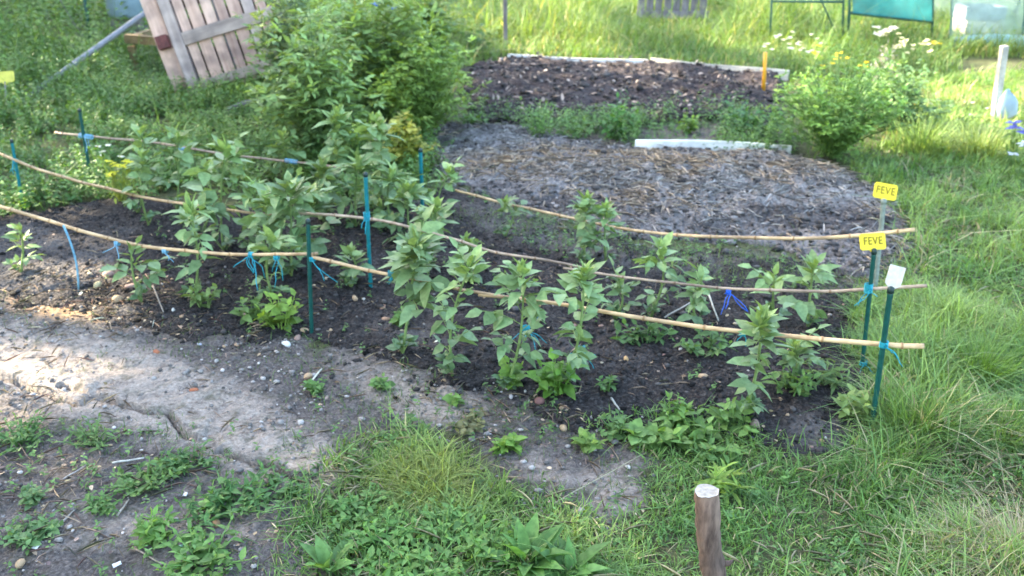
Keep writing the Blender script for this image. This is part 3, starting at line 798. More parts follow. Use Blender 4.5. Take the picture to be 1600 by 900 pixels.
# ------------------------------------------------------------------ broad beans
BEAN_N = "broad bean plants along the canes"
def bean(u0, v0, u1, v1, label, kind='full', tone=0.0, bushy=1.0, bare=0.2, big=1.0):
    big *= 1.16 if u0 < 700 else 1.05; tone += .02
    foot = gs(u0, v0); top = at_y(u1, v1 + 8, foot.y - .02)
    h = top.z - foot.z
    t = empty("bean_plant", foot, label, "bean plant", BEAN_N)
    st, fo = MB(), MB()
    base = np.array(tuple(foot)); tp = np.array(tuple(top))
    m = 9
    wob = np.array([random.uniform(-.03, .03), random.uniform(-.03, .03), 0]); sag = random.uniform(-.25, .25); crown = random.uniform(.6, 1.25); dull = random.uniform(.85, 1.1); gap = random.uniform(.75, 1.25)
    path = [base + (tp - base) * (i / (m - 1)) * np.array([1, 1, .90]) + wob * math.sin(math.pi * i / (m - 1)) * 1.5 for i in range(m)]
    path[0][2] -= .02
    green = np.array([.20, .27, .085]); sg = np.array([.16, .23, .075])
    st.tube(path, np.linspace(.0062, .0034, m), sg, 6)
    def along(f):
        k = min(m - 2, int(f * (m - 1))); r = f * (m - 1) - k
        return path[k] * (1 - r) + path[k + 1] * r
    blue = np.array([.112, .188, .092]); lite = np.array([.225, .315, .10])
    nodes = max(4, int(h / .035 * bushy * gap)); az = random.uniform(0, 6.28)
    P, D, N, L, W, DR, C = [], [], [], [], [], [], []
    def leaflet(p, d, n, l, w, dr, c):
        P.append(p); D.append(d); N.append(n); L.append(l); W.append(w); DR.append(dr); C.append(c)
    for i in range(nodes):
        f = bare + (1 - bare) * (i + .4) / nodes
        if f > .93: break
        az += math.pi + random.uniform(-.5, .5)
        o = along(f)
        if random.random() < .10: continue
        el = random.uniform(.05, .85) + .35 * f + sag
        d = np.array([math.cos(az) * math.cos(el), math.sin(az) * math.cos(el), math.sin(el)])
        pl = random.uniform(.035, .06) * big * (1 if f < .75 else .75)
        size = random.uniform(.042, .080) * big * (1 if f < .7 else .85)
        npair = random.choice([1, 2, 2, 3]) if f > .3 else random.choice([1, 1, 2])
        rach = [o, o + d * pl * .6]
        cur = o + d * pl * .6; dd = d.copy()
        side = np.cross(d, [0, 0, 1]); side /= np.linalg.norm(side) + 1e-9
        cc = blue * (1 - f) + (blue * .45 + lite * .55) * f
        for k in range(npair):
            dd = unit(dd + np.array([0, 0, -.16]))
            for sgn in (-1, 1):
                ld = unit(dd * random.uniform(.2, .9) + side * sgn * random.uniform(.5, 1.1) + np.array([0, 0, random.uniform(-.65, .3)]))
                nn = unit(np.array([0, 0, 1.0]) + rng.normal(0, .45, 3) + d * -.2)
                c = cc * random.uniform(.78, 1.3) * (1 + tone)
                leaflet(cur, ld, nn, size * random.uniform(.8, 1.1), size * random.uniform(.48, .70), random.uniform(.05, .5), c)
            cur = cur + dd * size * .5; rach.append(cur)
        if random.random() < .6:
            leaflet(cur, unit(dd + rng.normal(0, .2, 3)), unit(np.array([0, 0, 1.0]) + rng.normal(0, .3, 3)), size * .9, size * .5, .2, cc * (1 + tone))
        st.tube(rach, .0016, green, 4, cap=False)
    # crown of upright young leaves
    o = along(.93)
    nt = int(24 * bushy * crown)
    for i in range(nt):
        a = i * 2.4 + random.uniform(-.3, .3)
        q = i / nt
        el = R(84 - 78 * q ** .9 + random.uniform(-18, 18))
        d = np.array([math.cos(a) * math.cos(el), math.sin(a) * math.cos(el), math.sin(el)])
        s = (.046 + .048 * q) * big * random.uniform(.85, 1.2) * (1 if kind != 'small' else .8)
        n = unit(np.array([0, 0, 1.0]) - d * .8 + rng.normal(0, .2, 3))
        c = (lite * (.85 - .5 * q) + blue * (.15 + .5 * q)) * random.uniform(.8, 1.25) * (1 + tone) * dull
        zz = o + (tp - base) / max(h, .01) * np.array([1, 1, 1]) * (random.uniform(-.05, .02) * (1 if h > .2 else .5) - .04 * q)
        leaflet(zz + d * .012, d, n, s, s * random.uniform(.34, .50), random.uniform(-.05, .5), c)
    # shoots at the foot
    for i in range(random.randint(2, 5)):
        a = random.uniform(0, 6.28); d0 = np.array([math.cos(a) * .5, math.sin(a) * .5, .8])
        o2 = base + d0 * random.uniform(.02, .07)
        st.tube([base, o2], [.003, .0018], green, 4, cap=False)
        for k in range(4):
            d = unit(d0 + rng.normal(0, .7, 3)); d[2] = abs(d[2]) * .6
            s = random.uniform(.03, .05) * big
            leaflet(o2, d, unit(np.array([0, 0, 1.0]) + rng.normal(0, .4, 3)), s, s * .6, .2, blue * random.uniform(.8, 1.2) * 1.05)
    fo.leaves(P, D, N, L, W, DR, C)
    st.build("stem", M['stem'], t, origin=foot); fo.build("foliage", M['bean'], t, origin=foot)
    return t

bean(629, 554, 652, 345, "tall bluish bean with a long bare lower stem, beside the thick blue wrap of twine", bare=.42, tone=-.05, bushy=1.25, big=1.1)
bean(707, 585, 742, 368, "leggy bean with a pale fan-shaped top, next after the long bare-stemmed one", bare=.12, tone=.08)
bean(792, 606, 817, 383, "bean with a big pale star-shaped top where the front canes overlap", bare=.22, tone=.12, bushy=1.1)
bean(884, 598, 914, 385, "full bean with a spiky pale top and turquoise twine low on its stem", bare=.1, tone=.12, bushy=1.25)
bean(1165, 645, 1192, 465, "short stout bean at the thick front cane, closest to the white label", bare=.1, tone=.05, bushy=1.0)
bean(1016, 492, 1032, 363, "thin yellowish bean with one golden leaf under the long clean cane", bare=.15, tone=.1, bushy=.8)
bean(1088, 505, 1098, 420, "low bean with broad grey-green leaves crossed by a dry white stick", kind='small', bare=.1, tone=.15, bushy=.8, big=1.05)
bean(1262, 512, 1275, 388, "bean with bright green top close to the turquoise knot stake", bare=.1, tone=.1, bushy=1.0, big=1.1)
bean(1212, 500, 1212, 415, "low bean with flat silvery leaves beside the thin middle cane", kind='small', bare=.2, tone=.3, bushy=.6, big=1.1)
bean(1240, 597, 1240, 528, "small leafy bean behind the thick cane near the teal stake's foot", kind='small', bare=.05, tone=.0, bushy=.9)
bean(915, 408, 918, 295, "dense twin-topped bean standing before the mulched bed", bare=.05, tone=.0, bushy=1.35)
bean(946, 412, 946, 302, "dense bean growing close against the twin-topped one", bare=.05, tone=.08, bushy=1.2)
bean(788, 368, 787, 300, "small dark bean on the long clean cane with one silvery leaf", kind='small', bare=.2, tone=-.15, bushy=.9)
bean(668, 425, 680, 300, "bean with hanging curled leaves just beyond the bright teal stake", bare=.1, tone=.0, bushy=1.2)
bean(692, 345, 706, 246, "pale fanned bean beside the teal stake under the yellowing bush", bare=.15, tone=.15, bushy=1.0)
bean(455, 428, 452, 262, "wide heavy bean arching over the front middle stake", bare=.15, tone=.05, bushy=1.5, big=1.2)
bean(417, 415, 420, 285, "grey-green bean crowded beside the wide heavy one", bare=.2, tone=.1, bushy=1.1)
bean(349, 392, 352, 190, "tallest bean of the hedge end, thick pale stem and drooping lower leaves", bare=.25, tone=.12, bushy=1.1, big=1.15)
bean(233, 352, 222, 218, "slender bean with a pale top next to the yellow flowers", bare=.35, tone=.15, bushy=.9)
bean(214, 330, 215, 180, "faint slim bean whose top rises above the far cane's start", bare=.3, tone=.1, bushy=.7)
bean(277, 330, 273, 180, "slim bean with a wide open star top beyond the far cane", bare=.3, tone=.15, bushy=.8)
bean(440, 290, 440, 196, "feathery upright bean in front of the big bush's dark gap", bare=.1, tone=.0, bushy=1.1)
bean(533, 310, 527, 152, "yellow-green pointed bean rising against the big bush", bare=.1, tone=.15, bushy=1.1, big=1.15)
bean(590, 330, 592, 165, "blue-green bean against the big bush above the bright teal stake", bare=.1, tone=.05, bushy=1.3, big=1.15)
bean(505, 345, 500, 240, "shaded bean between the wide heavy one and the bright teal stake", bare=.05, tone=-.1, bushy=1.2, big=1.1)
bean(612, 350, 612, 248, "broad-leaved bean directly beside the bright teal stake", bare=.05, tone=.05, bushy=1.2, big=1.1)
bean(304, 462, 293, 297, "slim bean with yellowish stem crossing the sunlit cane", bare=.3, tone=.15, bushy=.9)
bean(222, 472, 203, 372, "small bent bean with a few round bluish leaves", kind='small', bare=.3, tone=.0, bushy=.6, big=1.0)
bean(33, 428, 30, 345, "thin young bean alone at the bed's sunny end", kind='small', bare=.2, tone=.15, bushy=.6, big=.8)
bean(430, 470, 428, 352, "bean wound with turquoise strands in front of the wide heavy one", bare=.1, tone=.1, bushy=.9)
bean(398, 398, 392, 268, "pale bean crowded against the tallest one of the hedge end", bare=.1, tone=.12, bushy=1.0)
bean(486, 398, 486, 285, "dark leafy bean filling the space beyond the front middle stake", bare=.05, tone=-.05, bushy=1.2, big=1.1)
bean(556, 352, 560, 225, "slim leaning bean just on the hedge side of the bright teal stake", bare=.1, tone=.05, bushy=1.1)
bean(640, 372, 636, 275, "bushy bean between the bright teal stake and the one with curled leaves", bare=.05, tone=0, bushy=1.2, big=1.1)
bean(316, 360, 318, 240, "grey-green bean between the star-topped and the tallest bean", bare=.15, tone=.05, bushy=.9)
bean(735, 440, 728, 360, "half hidden bean behind the fan-shaped top", kind='small', bare=.1, tone=.0, bushy=.9)
bean(960, 500, 968, 425, "low bean half hidden behind the spiky pale one", kind='small', bare=.1, tone=-.05, bushy=.8)
bean(548, 452, 545, 380, "low shaded bean at the foot of the bright teal stake", kind='small', bare=.1, tone=-.1, bushy=.8)

# ------------------------------------------------------------------ low leafy plants
LOWW = 1.0
def forb(u, v, h, label, cat, name, n=6, L=.06, w=.5, spread=.1, c=(.11, .2, .05), mode='stems', group=None, droop=.25, per=7, mat='leaf', loc=None, tone=.25):
    foot = gs(u, v) if loc is None else loc
    t = empty(name, foot, label, cat, group)
    st, fo = MB(), MB(); B = np.array(tuple(foot)); c = np.array(c)
    if v > 660 and (u < 480 or (v > 780 and u < 800)) and mode == 'stems':                    # trodden, small leaved plants on the dirt
        L *= .60; n = int(n * 2.4); h *= .75; spread *= 1.15; w *= .9
    P, D, N, LL, W, DR, C = [], [], [], [], [], [], []
    if mode == 'rosette':
        for i in range(n):
            a = i * 2.4 + random.uniform(-.3, .3); el = random.uniform(.35, 1.2)
            d = np.array([math.cos(a) * math.cos(el), math.sin(a) * math.cos(el), math.sin(el)])
            l = h * random.uniform(.7, 1.1)
            nn = unit(np.array([0, 0, 1.0]) - d * d[2] + rng.normal(0, .15, 3))
            pe = B + d * l * .18; st.tube([B, pe], [.004, .003], c * 1.2, 4, cap=False)
            P.append(pe); D.append(d); N.append(nn); LL.append(l); W.append(l * w); DR.append(random.uniform(.1, .5)); C.append(c * random.uniform(1 - tone, 1 + tone))
    else:
        for i in range(n):
            a = random.uniform(0, 6.28); r = spread * random.uniform(.1, 1) ** .7
            hh = h * random.uniform(.55, 1.05) * (1 - .35 * (r / spread) ** 2)
            f0 = B + np.array([math.cos(a), math.sin(a), 0]) * r * .3
            f1 = B + np.array([math.cos(a) * r, math.sin(a) * r, hh])
            mid = (f0 + f1) / 2 + np.array([0, 0, hh * .08])
            st.tube([f0 - [0, 0, .01], mid, f1], [.0032, .0024, .0012], c * 1.15, 4, cap=False)
            ph = random.uniform(0, 6.28)
            for k in range(per):
                q = (k + 1) / per
                o = (f0 * (1 - q) + mid * q) if q < .0 else (1 - q) ** 2 * f0 + 2 * q * (1 - q) * mid + q * q * f1
                ph += 2.4
                el = random.uniform(-.1, .7) + (.5 if q > .9 else 0)
                d = np.array([math.cos(ph) * math.cos(el), math.sin(ph) * math.cos(el), math.sin(el)])
                l = L * random.uniform(.7, 1.15) * (1 - .35 * q * (q > .8))
                P.append(o); D.append(d); N.append(unit(np.array([0, 0, 1.0]) + rng.normal(0, .35, 3))); LL.append(l); W.append(l * w * random.uniform(.85, 1.15))
                DR.append(random.uniform(0, droop * 2)); C.append(c * random.uniform(1 - tone, 1 + tone) * (1 + .25 * (q - .5)))
    fo.leaves(P, D, N, LL, W, DR, C)
    st.build("stem", M['stem'], t, origin=foot); fo.build("foliage", M[mat], t, origin=foot)
    return t

LIME, MIDG, DEEP, BLUEG = (.16, .27, .045), (.10, .19, .05), (.05, .12, .04), (.10, .165, .09)
W_ = "weed"
forb(320, 484, .13, "pale green leafy weed under the slim yellow-stemmed bean", W_, "weed_plant", 7, .05, .55, .06, (.15, .22, .07))
forb(440, 512, .17, "bright lime leafy clump beside the front middle stake", W_, "weed_plant", 10, .06, .6, .09, (.17, .27, .05))
forb(392, 500, .11, "smaller green clump next to the lime leafy one", W_, "weed_plant", 6, .05, .6, .05, (.13, .21, .06))
forb(870, 615, .16, "bright lobed-leaf weed at the foot of the spiky pale bean", W_, "weed_plant", 9, .065, .6, .09, (.12, .24, .04))
forb(800, 605, .12, "small bright weed at the foot of the star-topped bean", W_, "weed_plant", 6, .05, .7, .05, (.13, .23, .04))
forb(950, 612, .05, "tiny weed alone on the dark soil", W_, "weed_plant", 5, .035, .5, .04, MIDG)
forb(1010, 690, .075, "weed with one round pale lime leaf at the bed edge", W_, "weed_plant", 6, .065, .8, .07, (.15, .25, .07))
forb(1090, 690, .10, "spreading green weed at the bed edge below the thick cane", W_, "weed_plant", 12, .055, .5, .14, (.12, .215, .05))
forb(1150, 668, .09, "leafy weed around the stout bean's foot", W_, "weed_plant", 8, .05, .55, .10, (.115, .20, .05))
forb(1010, 540, .09, "row of low weeds just behind the thick front cane", W_, "weed_plant", 9, .05, .5, .13, (.085, .16, .05))
forb(1105, 548, .10, "low weeds behind the cane beside the stout bean", W_, "weed_plant", 9, .05, .5, .12, (.09, .165, .055))
forb(1235, 610, .10, "green weed with narrow leaves near the teal stake's foot", W_, "weed_plant", 8, .06, .35, .09, (.12, .21, .055))
forb(1050, 665, .11, "upright weed standing tallest along the front bed edge", W_, "weed_plant", 9, .05, .45, .08, (.13, .23, .055))
forb(965, 680, .07, "small-leaved weed between the round-leaved one and the dry stones", W_, "weed_plant", 10, .035, .6, .08, (.115, .2, .06))
forb(1120, 722, .07, "low weed where the front bed edge meets the lawn", W_, "weed_plant", 10, .045, .45, .1, (.12, .21, .055))
forb(1290, 600, .08, "sparse weed with arching leaves in the bed's far corner by the stakes", W_, "weed_plant", 8, .06, .25, .1, (.13, .2, .065))
forb(1330, 650, .09, "yellowish weed against the foot of the stake with the white label", W_, "weed_plant", 9, .06, .4, .09, (.17, .24, .07))
forb(640, 680, .05, "low weed where the path turns to grass", W_, "weed_plant", 12, .03, .6, .12, (.11, .19, .06))
forb(735, 668, .04, "patch of withered small leaves on the path", W_, "weed_plant", 12, .03, .7, .10, (.17, .17, .08))
forb(600, 862, .10, "bright leafy weed in the grass between the two docks", W_, "weed_plant", 16, .06, .5, .12, (.12, .23, .055))
forb(700, 835, .09, "fresh green weed just beyond the big dock", W_, "weed_plant", 14, .055, .5, .12, (.12, .225, .06))
forb(560, 805, .07, "low broad-leaved weed at the grass edge beside the bare dirt", W_, "weed_plant", 12, .05, .55, .11, (.11, .21, .055))
forb(655, 905, .10, "leafy weed touching the lower frame edge beside the pale dock", W_, "weed_plant", 16, .06, .5, .12, (.13, .24, .06))
forb(765, 872, .10, "bushy light green weed hugging the big dock", W_, "weed_plant", 14, .06, .5, .10, (.13, .24, .055))
forb(712, 632, .045, "pair of round seedling leaves on the dry dirt", W_, "weed_plant", 3, .035, .8, .03, (.14, .25, .06))
forb(595, 608, .045, "little tuft of clover leaves on the dry dirt", W_, "weed_plant", 6, .03, .8, .04, MIDG)
forb(494, 614, .05, "small weed beside the white stick", W_, "weed_plant", 6, .035, .6, .04, MIDG)
forb(915, 705, .06, "yellow-green weed at the lower edge of the bed", W_, "weed_plant", 6, .045, .5, .05, (.16, .25, .06))
forb(795, 705, .05, "small bright broad-leaved weed among the dry leaves", W_, "weed_plant", 5, .045, .7, .04, (.15, .26, .05))
forb(822, 885, .12, "big green dock with long upright leaves at the lower frame edge", "dock", "dock_plant", 34, .1, .36, .1, (.11, .225, .055), 'rosette')
forb(890, 905, .12, "broad dock leaves beside the cut branch post", "dock", "dock_plant", 14, .1, .38, .1, (.10, .21, .055), 'rosette')
forb(515, 895, .10, "upright dock with pale green leaves at the lower edge", "dock", "dock_plant", 11, .1, .40, .1, (.12, .225, .07), 'rosette')
forb(360, 790, .075, "spreading weed with long leaves over the bare dirt", W_, "weed_plant", 13, .07, .4, .15, (.085, .175, .05))
forb(440, 770, .055, "flat weed patch between the dirt and the grass", W_, "weed_plant", 10, .06, .4, .13, (.09, .17, .05))
forb(300, 722, .06, "flat green weed below the crack in the clay", W_, "weed_plant", 9, .05, .45, .10, (.085, .165, .055))
forb(228, 755, .07, "leafy weed beside the short pale stick", W_, "weed_plant", 9, .055, .5, .10, (.11, .19, .055))
forb(245, 840, .09, "weed with one upright light green leaf", W_, "weed_plant", 6, .07, .5, .06, (.13, .24, .055))
forb(320, 880, .09, "bright leafy weed at the lower frame edge", W_, "weed_plant", 12, .065, .5, .13, (.12, .22, .055))
forb(50, 840, .06, "rounded light weed beside the white scrap", W_, "weed_plant", 7, .055, .7, .07, (.12, .21, .08))
forb(50, 785, .06, "little weed with three round leaves on grey dirt", W_, "weed_plant", 6, .045, .7, .05, (.12, .20, .08))
forb(30, 690, .09, "leafy weed at the sunny edge of the dirt", W_, "weed_plant", 10, .05, .45, .11, (.09, .17, .05))
forb(145, 690, .08, "grassy weed below the sunlit dirt", W_, "weed_plant", 9, .05, .35, .10, (.11, .18, .06))
forb(150, 795, .05, "sparse weed on the twiggy dirt", W_, "weed_plant", 6, .045, .5, .07, MIDG)
forb(270, 740, .05, "small weed on the dirt under the flat green one", W_, "weed_plant", 6, .04, .5, .06, (.11, .19, .05))
forb(1130, 770, .10, "yellow-green narrow weed beside the cut branch post", W_, "weed_plant", 6, .08, .22, .05, (.17, .26, .05))
forb(625, 505, .05, "low round-leaved weed under the front cane", W_, "weed_plant", 7, .04, .7, .06, (.11, .20, .05))
forb(840, 212, .26, "light feathery weed between the two far beds", W_, "weed_plant", 22, .055, .4, .22, (.12, .22, .055))
forb(905, 218, .17, "short bushy weed between the two far beds", W_, "weed_plant", 14, .055, .5, .18, (.11, .2, .06))
forb(965, 216, .34, "taller dark leafy weed by the end of the white board", W_, "weed_plant", 18, .075, .55, .17, (.07, .17, .045))
forb(1075, 208, .16, "small yellow-green plant behind the white board", W_, "weed_plant", 10, .06, .6, .10, (.15, .25, .045))
forb(1150, 210, .24, "bluish leafy weed touching the rounded bush", W_, "weed_plant", 16, .07, .5, .17, (.06, .15, .06))
forb(1195, 215, .26, "weed pressed between the white board and the rounded bush", W_, "weed_plant", 16, .06, .5, .17, (.08, .18, .05))
forb(1190, 238, .09, "green sprig growing over the face of the white board", W_, "weed_plant", 8, .045, .5, .10, (.09, .2, .04))
forb(745, 190, .14, "light weed at the corner of the far bed near the big bush", W_, "weed_plant", 10, .06, .5, .14, (.12, .22, .06))
forb(705, 88, .75, "tall coarse weed with reddish leaves behind the big bush", W_, "weed_plant", 16, .12, .35, .3, (.10, .15, .035))
forb(745, 92, .50, "dark leafy weed at the foot of the grey post", W_, "weed_plant", 16, .10, .4, .25, (.055, .12, .03))

# ------------------------------------------------------------------ bushes
def bush(u, v, top_v, width, label, name, n, L, w, c, tone=.3, nst=60, cat="bush", flat=1.0, lite=None, tall=None, low=.05, pin=5, loc=None, dome=2):
    foot = gs(u, v) if loc is None else loc
    top = at_y(u, top_v, foot.y); H = max(.1, top.z - foot.z)
    t = empty(name, foot, label, cat)
    st, fo = MB(), MB(); B = np.array(tuple(foot)); c = np.array(c); lite = c * 1.35 if lite is None else np.array(lite)
    P, D, N, LL, W, DR, C = [], [], [], [], [], [], []
    per = n // nst // pin
    for i in range(nst):
        a = random.uniform(0, 6.28); q = math.sqrt(random.random())
        rr = width * q; hh = H * (max(0.03, 1 - (q * .93) ** dome) ** .5 * random.choice([random.uniform(.55, .95), random.uniform(.8, 1.14)]))
        tip = B + np.array([math.cos(a) * rr, math.sin(a) * rr * flat, hh])
        ctrl = B + np.array([math.cos(a) * rr * .35, math.sin(a) * rr * .35 * flat, hh * .7])
        def pt(s): return (1 - s) ** 2 * B + 2 * s * (1 - s) * ctrl + s * s * tip
        st.tube([pt(s) for s in (0, .3, .6, .85, 1)], [.006, .005, .004, .003, .001], c * .9, 4, cap=False)
        cs = c * 1.1 * random.uniform(1 - tone, 1 + tone)
        ph = random.uniform(0, 6.28)
        for k in range(per):
            s = low + (1 - low) * ((k + random.random()) / per) ** .75
            o = pt(s); ph += 2.4
            el = random.uniform(-.25, .7) + .5 * (s > .93)
            d = np.array([math.cos(ph) * math.cos(el), math.sin(ph) * math.cos(el), math.sin(el)])
            o1 = o + d * random.uniform(.3, 1.0) * L * 1.2
            side = np.cross(d, [0, 0, 1.]); side /= np.linalg.norm(side) + 1e-9
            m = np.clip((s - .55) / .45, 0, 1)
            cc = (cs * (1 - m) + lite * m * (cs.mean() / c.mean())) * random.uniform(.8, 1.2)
            for j in range(pin):
                sg = (j % 2) * 2 - 1
                if j == pin - 1: ld, oo = d, o1 + d * L * .55
                else: ld, oo = d * .55 + side * sg * .9, o1 + d * L * .45 * (j // 2)
                P.append(oo); D.append(ld + rng.normal(0, .18, 3)); N.append(np.array([0, 0, 1.]) + rng.normal(0, .4, 3))
                l = L * random.uniform(.75, 1.2); LL.append(l); W.append(l * w); DR.append(random.uniform(0, .45)); C.append(cc)
    fo.leaves(P, D, N, LL, W, DR, C)
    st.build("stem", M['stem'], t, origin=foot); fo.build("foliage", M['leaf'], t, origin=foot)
    return t, H
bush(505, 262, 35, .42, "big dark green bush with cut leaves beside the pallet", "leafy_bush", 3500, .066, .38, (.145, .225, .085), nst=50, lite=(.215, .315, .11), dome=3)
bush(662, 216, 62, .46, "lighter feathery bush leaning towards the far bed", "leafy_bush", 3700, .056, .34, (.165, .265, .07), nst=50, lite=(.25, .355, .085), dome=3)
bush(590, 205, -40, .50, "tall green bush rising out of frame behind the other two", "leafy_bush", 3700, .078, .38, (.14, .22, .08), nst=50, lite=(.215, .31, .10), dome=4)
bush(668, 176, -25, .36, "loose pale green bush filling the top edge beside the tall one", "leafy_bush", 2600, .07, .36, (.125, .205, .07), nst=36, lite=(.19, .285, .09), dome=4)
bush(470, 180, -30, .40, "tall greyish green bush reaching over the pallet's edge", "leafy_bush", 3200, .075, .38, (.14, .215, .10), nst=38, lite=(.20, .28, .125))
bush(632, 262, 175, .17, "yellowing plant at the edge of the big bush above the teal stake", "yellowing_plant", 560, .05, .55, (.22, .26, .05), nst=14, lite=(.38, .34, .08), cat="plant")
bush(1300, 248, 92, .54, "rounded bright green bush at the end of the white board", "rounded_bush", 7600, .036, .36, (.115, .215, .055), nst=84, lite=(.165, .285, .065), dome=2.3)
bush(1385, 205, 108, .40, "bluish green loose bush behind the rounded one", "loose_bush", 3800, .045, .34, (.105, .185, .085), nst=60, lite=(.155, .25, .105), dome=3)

# ------------------------------------------------------------------ pallet and the things about it
pf = gnd(309, 150); pf.z = -.02
Qm = (Matrix.Rotation(R(-13), 3, 'X') @ Matrix.Rotation(R(-17), 3, 'Y') @ Matrix.Rotation(R(6), 3, 'Z')).to_quaternion()
pal = empty("wooden_pallet", pf, "large pinkish wooden pallet leaning askew beside the big bush", "pallet")
pal.rotation_mode = 'QUATERNION'; pal.rotation_quaternion = Qm
PW, PH = .92, 1.55
box("plank", (.135, .022, PH + .05), M['pallet'], pal, (-.125, .045, PH / 2), warp=.002)
xs = .065
for i in range(7):
    w = .098 + .012 * ((i * 5) % 3 - 1)
    box("plank", (w, .02, PH - .03 * (i % 3)), M['pallet'] if i != 5 else M['pallet_rail'], pal, (xs + w / 2, .05, PH / 2 + .01 * (i % 2)), warp=.002)
    xs += w + .018
box("rail", (.10, .035, PH + .02), M['pallet_rail'], pal, (.0, .018, PH / 2), warp=.002)
for zz, hh in ((.07, .09), (.50, .115), (1.02, .11), (1.48, .1)):
    box("batten", (PW - .06, .03, hh), M['pallet_grey'], pal, (.052 + (PW - .06) / 2, .02, zz + .03), warp=.002)
box("block", (.10, .09, .115), M['redpaint'], pal, (-.118, -.012, .545))

for zz in (.10, .32, .62, .9, 1.2, 1.45): box("gap_shade_board", (PW, .02, .19), M['treebark'], pal, (PW / 2 - .05, .155, zz), warp=.002)  # rear boards added in dark bark colour, standing in for shade between the planks
for xx in (.03, .42, .80): box("stringer", (.045, .08, PH), M['greywood'], pal, (xx, .102, PH / 2), warp=.002)
# tan timber trestle
tb = gnd(245, 112)
tr = empty("timber_trestle", tb, "low tan timber trestle showing behind the pallet's edge", "trestle")
def rel(u, v, y): return at_y(u, v, y) - tb
a, b_ = rel(196, 60, tb.y), rel(300, 68, tb.y)
mid = (a + b_) / 2
box("rail", ((b_ - a).length, .07, .085), M['tan'], tr, mid, (0, math.atan2(-(b_ - a).z, (b_ - a).x), 0))
for u in (204, 290):
    p = rel(u, 66, tb.y)
    box("leg", (.07, .06, p.z), M['tan'], tr, (p.x, .005, p.z / 2 - .04))
box("rail", (.06, .5, .07), M['tan'], tr, (a.x + .05, .28, a.z - .01))

# grey pole
b = MB(); p0 = gnd(42, 152, .02); p1 = at_y(236, 14, p0.y + 1.2)
pts = [p0 + (p1 - p0) * t for t in np.linspace(0, 1.25, 10)]
b.tube(pts, [.026] * 10, (1, 1, 1), 10)
tag(b.build("metal_pole", M['metal'], origin=p0), "long grey metal pole leaning from the nettles up to the pallet", "pole")
p0 = gnd(145, 92); b = MB()
pq = at_y(88, -10, p0.y)
b.tube([at_y(142, 72, p0.y) + (pq - at_y(142, 72, p0.y)) * t + Vector((0, 0, -.04 * math.sin(3.1 * t))) for t in np.linspace(0, 1.2, 10)], .004, (1, 1, 1), 4)
tag(b.build("guy_line", M['greywood'], origin=p0), "thin grey line slanting up over the nettles from the pole", "line")
b = MB(); p0 = gnd(140, 70); p1 = at_y(133, -10, p0.y); b.tube([p0, (p0 + p1) / 2, p1 + Vector((0, 0, .4))], .02, (1, 1, 1), 8)
tag(b.build("garden_stake", M['stake'], origin=p0), "thick dark green stake standing deep in the hedge", "stake")

# pale blue tub and dark butt behind the pallet
def tub(name, u, v, r0, r1, h, mat, label, cat, lift=0.0):
    f = gnd(u, v); t = empty(name, f, label, cat)
    b = MB()
    b.tube([(0, 0, lift + z) for z in (0, .02, .06, h * .5, h - .03, h)], [r0 * .8, r0 * .95, r0, (r0 + r1) / 2, r1, r1 * 1.0], (1, 1, 1), 28)
    b.build("body", M[mat], t)
    c = MB(); a = np.linspace(0, 2 * math.pi, 33)
    c.tube([(r1 * math.cos(q), r1 * math.sin(q), lift + h) for q in a], .014, (1, 1, 1), 6)
    c.build("rim", M[mat], t); return t
tub("plastic_tub", 214, 66, .28, .33, .75, 'bluegrey', "pale blue grey plastic tub standing behind the pole and pallet", "tub", .30)
box("stand", (.42, .36, .30), M['greywood'], bpy.data.objects["plastic_tub"], (0, 0, .15))
tub("water_butt", 425, 80, .30, .32, 1.0, 'navy', "dark navy water butt between the pallet and the big bush", "water butt")
b = MB(); f = gnd(605, 95); pts = [at_y(u, v, f.y - .7) for u, v in ((575, 4), (590, 8), (604, 3), (610, 16), (618, 12), (612, 2))]
b.tube(pts, [.012, .022, .014, .03, .026, .01], (1, 1, 1), 6)
tag(b.build("plastic_ribbon", M['blue'], origin=pts[0]), "bright blue plastic ribbon caught in the top of the big bush", "ribbon")

# grey post, far boards, far pallet
def post(u, v, u1, v1, r, mat, name, label, cat="post", sq=True, dy=0.0):
    f = gnd(u, v); p = at_y(u1, v1, f.y + dy)
    ax = p - f; q = ax.to_track_quat('Z', 'Y')
    return tag(box(name, (r, r * .8, ax.length + .1), M[mat], None, f + ax * .5, bev=.006, quat=q, warp=.002), label, cat)
post(790, 78, 789, -60, .062, 'greywood', "wooden_post", "grey square post at the far corner of the back bed")
def board(u0, v0, u1, v1, h, th, mat, label, y0=None):
    a, b = gnd(u0, v0), gnd(u1, v1)
    d = b - a
    o = box("edging_board", (d.length, th, h), M[mat], None, (a + b) / 2 + Vector((0, th / 2, h / 2 - .018)), (R(-6), R(.5), math.atan2(d.y, d.x)), warp=.008, bev=.006)
    return tag(o, label, "board")
board(793, 98, 1012, 106, .10, .04, 'whiteboard', "pale edging board along the far side of the back bed, by the grey post")
board(1016, 106, 1232, 126, .115, .035, 'paleboard', "greyer edging board behind the orange stick")
board(992, 236, 1236, 243, .095, .035, 'whiteboard', "bright white board lying along the edge of the mulched bed")
f = gnd(1050, 36)
p2 = empty("wooden_pallet", f, "old grey pallet standing upright in the far grass", "pallet")
p2.rotation_euler = (R(-4), 0, R(-3))
for i in range(8):
    box("plank", (.105, .022, 1.0), M['greywood'], p2, (-.46 + i * .128, .03, .56), warp=.002)
for zz in (.12, .95): box("batten", (1.05, .03, .10), M['greywood'], p2, (0, 0, zz), warp=.002)

